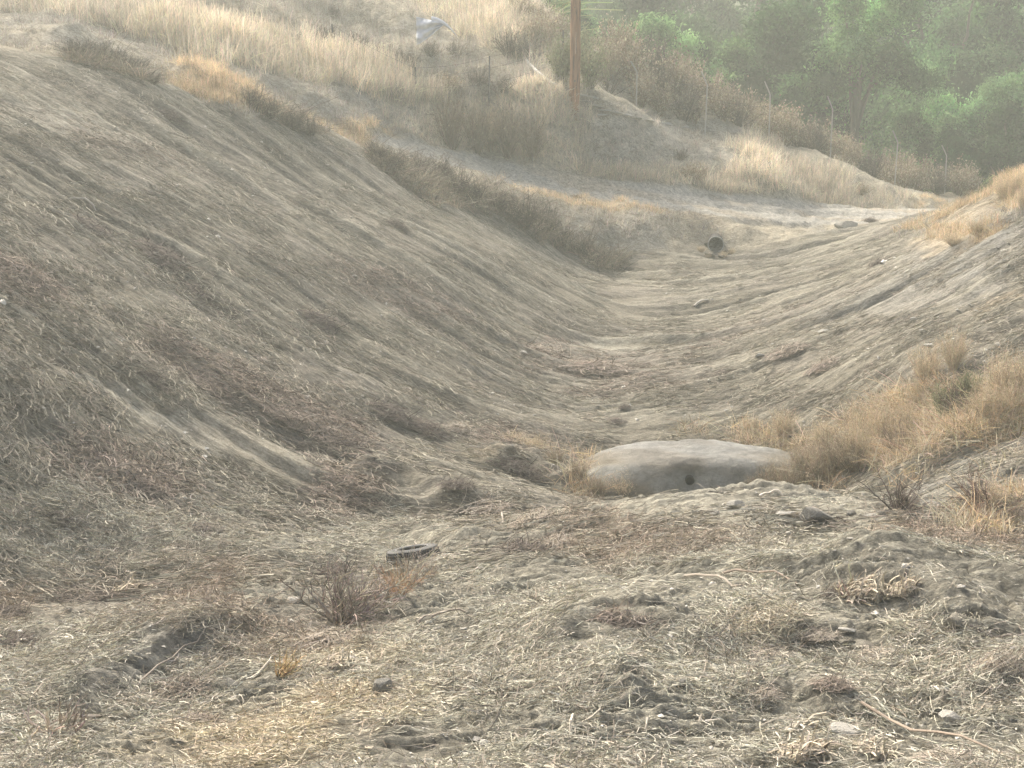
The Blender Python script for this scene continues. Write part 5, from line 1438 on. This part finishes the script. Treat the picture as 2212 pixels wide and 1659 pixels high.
# ------------------------------------------------------------------ trees
def tree_crown(seed, R, H, clumps, per, base, droop=.3, leaf=.16):
    r = np.random.default_rng(seed)
    cs = []
    nb = clumps // 9; bo = []
    while len(bo) < nb:
        c = r.normal(size=3); c /= np.linalg.norm(c); rad = r.random() ** .4
        c = c * rad * [R, R, H * .5] * .86
        if c[2] < -H * .34 and r.random() < .5: continue
        bo.append(c)
    bt = np.clip(1 + r.normal(size=nb) * .38, .4, 1.9); bsz = r.uniform(.6, 1.25, nb)
    for j in range(clumps):
        i = j % nb
        c = r.normal(size=3); c /= np.linalg.norm(c); c = c * r.random() ** .5 * np.array([.26, .26, .17]) * R * bsz[i]
        cs.append(bo[i] + c)
    cs = np.array(cs); lob = r.normal(size=(9, 3)); lob /= np.linalg.norm(lob, axis=1, keepdims=True)
    s = 1 + .30 * np.max((cs / np.array([R, R, H * .5])) @ lob.T, axis=1) - .18
    cs = cs * s[:, None]
    n = clumps * per
    ci = np.repeat(np.arange(clumps), per)
    off = r.normal(size=(n, 3)) * np.array([.30, .30, .24]) * (R / 3.2) * r.uniform(.7, 1.3, (clumps, 1))[ci]
    off[:, 2] -= droop * np.abs(off[:, 0] ** 2 + off[:, 1] ** 2)
    pos = cs[ci] + off
    a = r.normal(size=(n, 3)); a[:, 2] -= droop; a /= np.linalg.norm(a, axis=1, keepdims=True)
    b = np.cross(a, r.normal(size=(n, 3))); b /= np.linalg.norm(b, axis=1, keepdims=True)
    L = leaf * r.uniform(.6, 1.4, (n, 1))
    V = np.stack([pos - a * L, pos + b * L * .42, pos + a * L, pos - b * L * .42], 1).reshape(-1, 3)
    F = np.arange(n * 4).reshape(-1, 4)
    cc = (np.clip(1 + r.normal(size=(clumps, 1)) * .15, .45, 1.8) * bt[np.arange(clumps) % nb][:, None])[ci] * np.asarray(base) * (1 + r.normal(size=(n, 1)) * .2) * (1 + r.normal(size=(clumps, 3)) * .05)[ci]
    return V, F, np.repeat(np.clip(cc, .01, .6), 4, 0), cs
def trunk_mesh(name, seed, Ht, R, H, cs, r0=.28, limbs=9):
    r = np.random.default_rng(seed)
    parts = []
    k = 8; t = np.linspace(0, 1, k)
    sway = np.stack([.5 * np.sin(t * 2.4 + seed), .4 * np.sin(t * 2 + seed * 2), 0 * t], 1) * .7
    tr = sway + np.stack([0 * t, 0 * t, -.6 + t * (Ht + H * .35 + .6)], 1)
    parts.append(tubes(tr[None], np.array([r0]), np.array([r0 * .35]), np.array([[.16, .14, .11]]), 8))
    for i in range(limbs):
        j = r.integers(2, k - 1); s = tr[j]; e = cs[r.integers(0, len(cs))] * .85 + [0, 0, Ht + H * .5]
        if e[2] < s[2] - 1: e[2] = s[2] + .5
        p = s + (e - s) * t[:, None] + np.array([0, 0, 1.]) * (np.sin(t * np.pi) * r.uniform(-.2, .7))[:, None] + r.normal(size=(k, 3)) * .08 * t[:, None]
        parts.append(tubes(p[None], np.array([r0 * .42]), np.array([.03]), np.array([[.16, .14, .11]]), 5))
    V, F, C = join_parts(parts)
    return mesh_np(name, V, F, M_TWIG, C, True)
KINDS = []
for i, (R, H, Ht, cl, per, base, dr, lf) in enumerate([
    (3.6, 7.0, 2.2, 150, 330, (.09, .175, .066), .25, .095), (3.2, 8.0, 1.6, 150, 330, (.125, .215, .092), .5, .09),
    (2.7, 5.5, 1.0, 120, 300, (.052, .108, .04), .25, .095), (3.0, 6.5, 1.2, 120, 310, (.18, .29, .12), .35, .095), (3.7, 5.6, 5.2, 110, 320, (.115, .205, .078), .3, .095)]):
    V, F, C, cs = tree_crown(50 + i, R, H, cl, per, base, dr, lf)
    KINDS.append((mesh_np('crown', V, F, M_LEAF, C), trunk_mesh('trunk', 70 + i, Ht, R, H, cs), Ht + H * .5, Ht + H))
TREES = [ # px of axis, distance, row of the crown top, kind, scale width, label
 (1180,84,-60,0,.9,'dark green tree at the left end of the wood, behind the hill edge'), (1240,80,20,2,.9,'low dark green tree behind the pole'), (1300,92,-110,1,1.1,'tall dark green tree right behind the pole'),
 (1330,79,70,2,.8,'small round green tree above the weeds right of the pole'), (1440,78,10,3,1.0,'bright light green tree in the gap of the wood'), (1420,96,-90,0,1.1,'tall green tree behind the bright one'),
 (1530,78,50,3,.8,'small bright green tree right of the gap'), (1500,76.5,120,2,.8,'dark low tree above the second barbed post'), (1620,82,-20,0,1.1,'broad dark grey green tree in the middle of the wood'),
 (1610,77,130,2,.9,'dark low tree left of the middle barbed post'), (1700,90,-120,1,1.1,'tall grey green tree in the middle of the wood'), (1700,77.5,170,2,.8,'dark low tree behind the middle barbed post'),
 (1852,78,-30,4,1.0,'spreading tree with a bare forked trunk'), (1850,100,140,3,1.1,'low bright tree behind the one with the forked trunk'), (1925,80,345,2,.6,'low green tree under the forked trunk'),
 (2050,82,60,1,.75,'drooping green tree right of the forked trunk'), (2000,96,-120,0,1.2,'tall dark tree behind the drooping one'), (2090,80,110,1,.9,'lighter drooping green tree near the right edge'),
 (2160,90,-80,1,1.2,'tall pale green tree at the right edge'), (2050,76.5,270,2,.7,'low dark tree above the last barbed posts'), (2180,78,200,2,1.0,'dark low tree behind the right rim weeds'),
 (2250,84,60,0,1.1,'large green tree cut by the right edge'), (1800,110,-160,0,1.3,'farthest tall tree in the middle of the wood'), (2100,112,-160,1,1.3,'farthest tall tree on the right of the wood'),
 (1560,110,-130,3,1.2,'far pale green tree behind the gap of the wood'), (1350,112,-160,0,1.2,'farthest tree on the left of the wood'), (2330,90,-60,0,1.2,'tree beyond the right edge of the picture'), (1960,120,-200,0,1.4,'farthest tall tree right of the forked trunk')]
for i, (px, y, top, kd, sc, lab) in enumerate(TREES):
    cm, tm, mid, full = KINDS[kd]
    p = at(px, 400, y); p[2] = gz(p[0], p[1]) - .1
    zt = at(px, top, y)[2]
    s = max(.45, (zt - p[2]) / full)
    e = empty('tree', p); tag(e, lab, 'tree', 'trees of the wood behind the hill'); e.rotation_euler = (0, 0, random.random() * 6.28)
    e.scale = (sc * s, sc * s, s) if s < 1.4 else (sc * s * .85, sc * s * .85, s)
    o = obj('crown', cm, e); o.location = (0, 0, mid)
    obj('trunk', tm, e)
# undergrowth below the trees
src = [tuft_source(40, .7, .5, 1.3, .06, (.22, .28, .12), .7) for _ in range(3)]
n = 5000; X_ = RNG.uniform(-6, 42, n); Y_ = RNG.uniform(73, 112, n)
q = np.stack([X_, Y_, base_h(X_, Y_)], 1)
scatter('undergrowth', src, M_GRASS, q, np.stack([0 * X_, 0 * X_, RNG.random(n) * 6.28], 1), RNG.uniform(.7, 1.5, (n, 1)) * np.ones((1, 3)),
        RNG.uniform(.6, 1.2, (n, 1)) * np.ones((1, 3)), RNG.integers(0, 3, n), 'green grass and undergrowth below the trees', 'undergrowth')
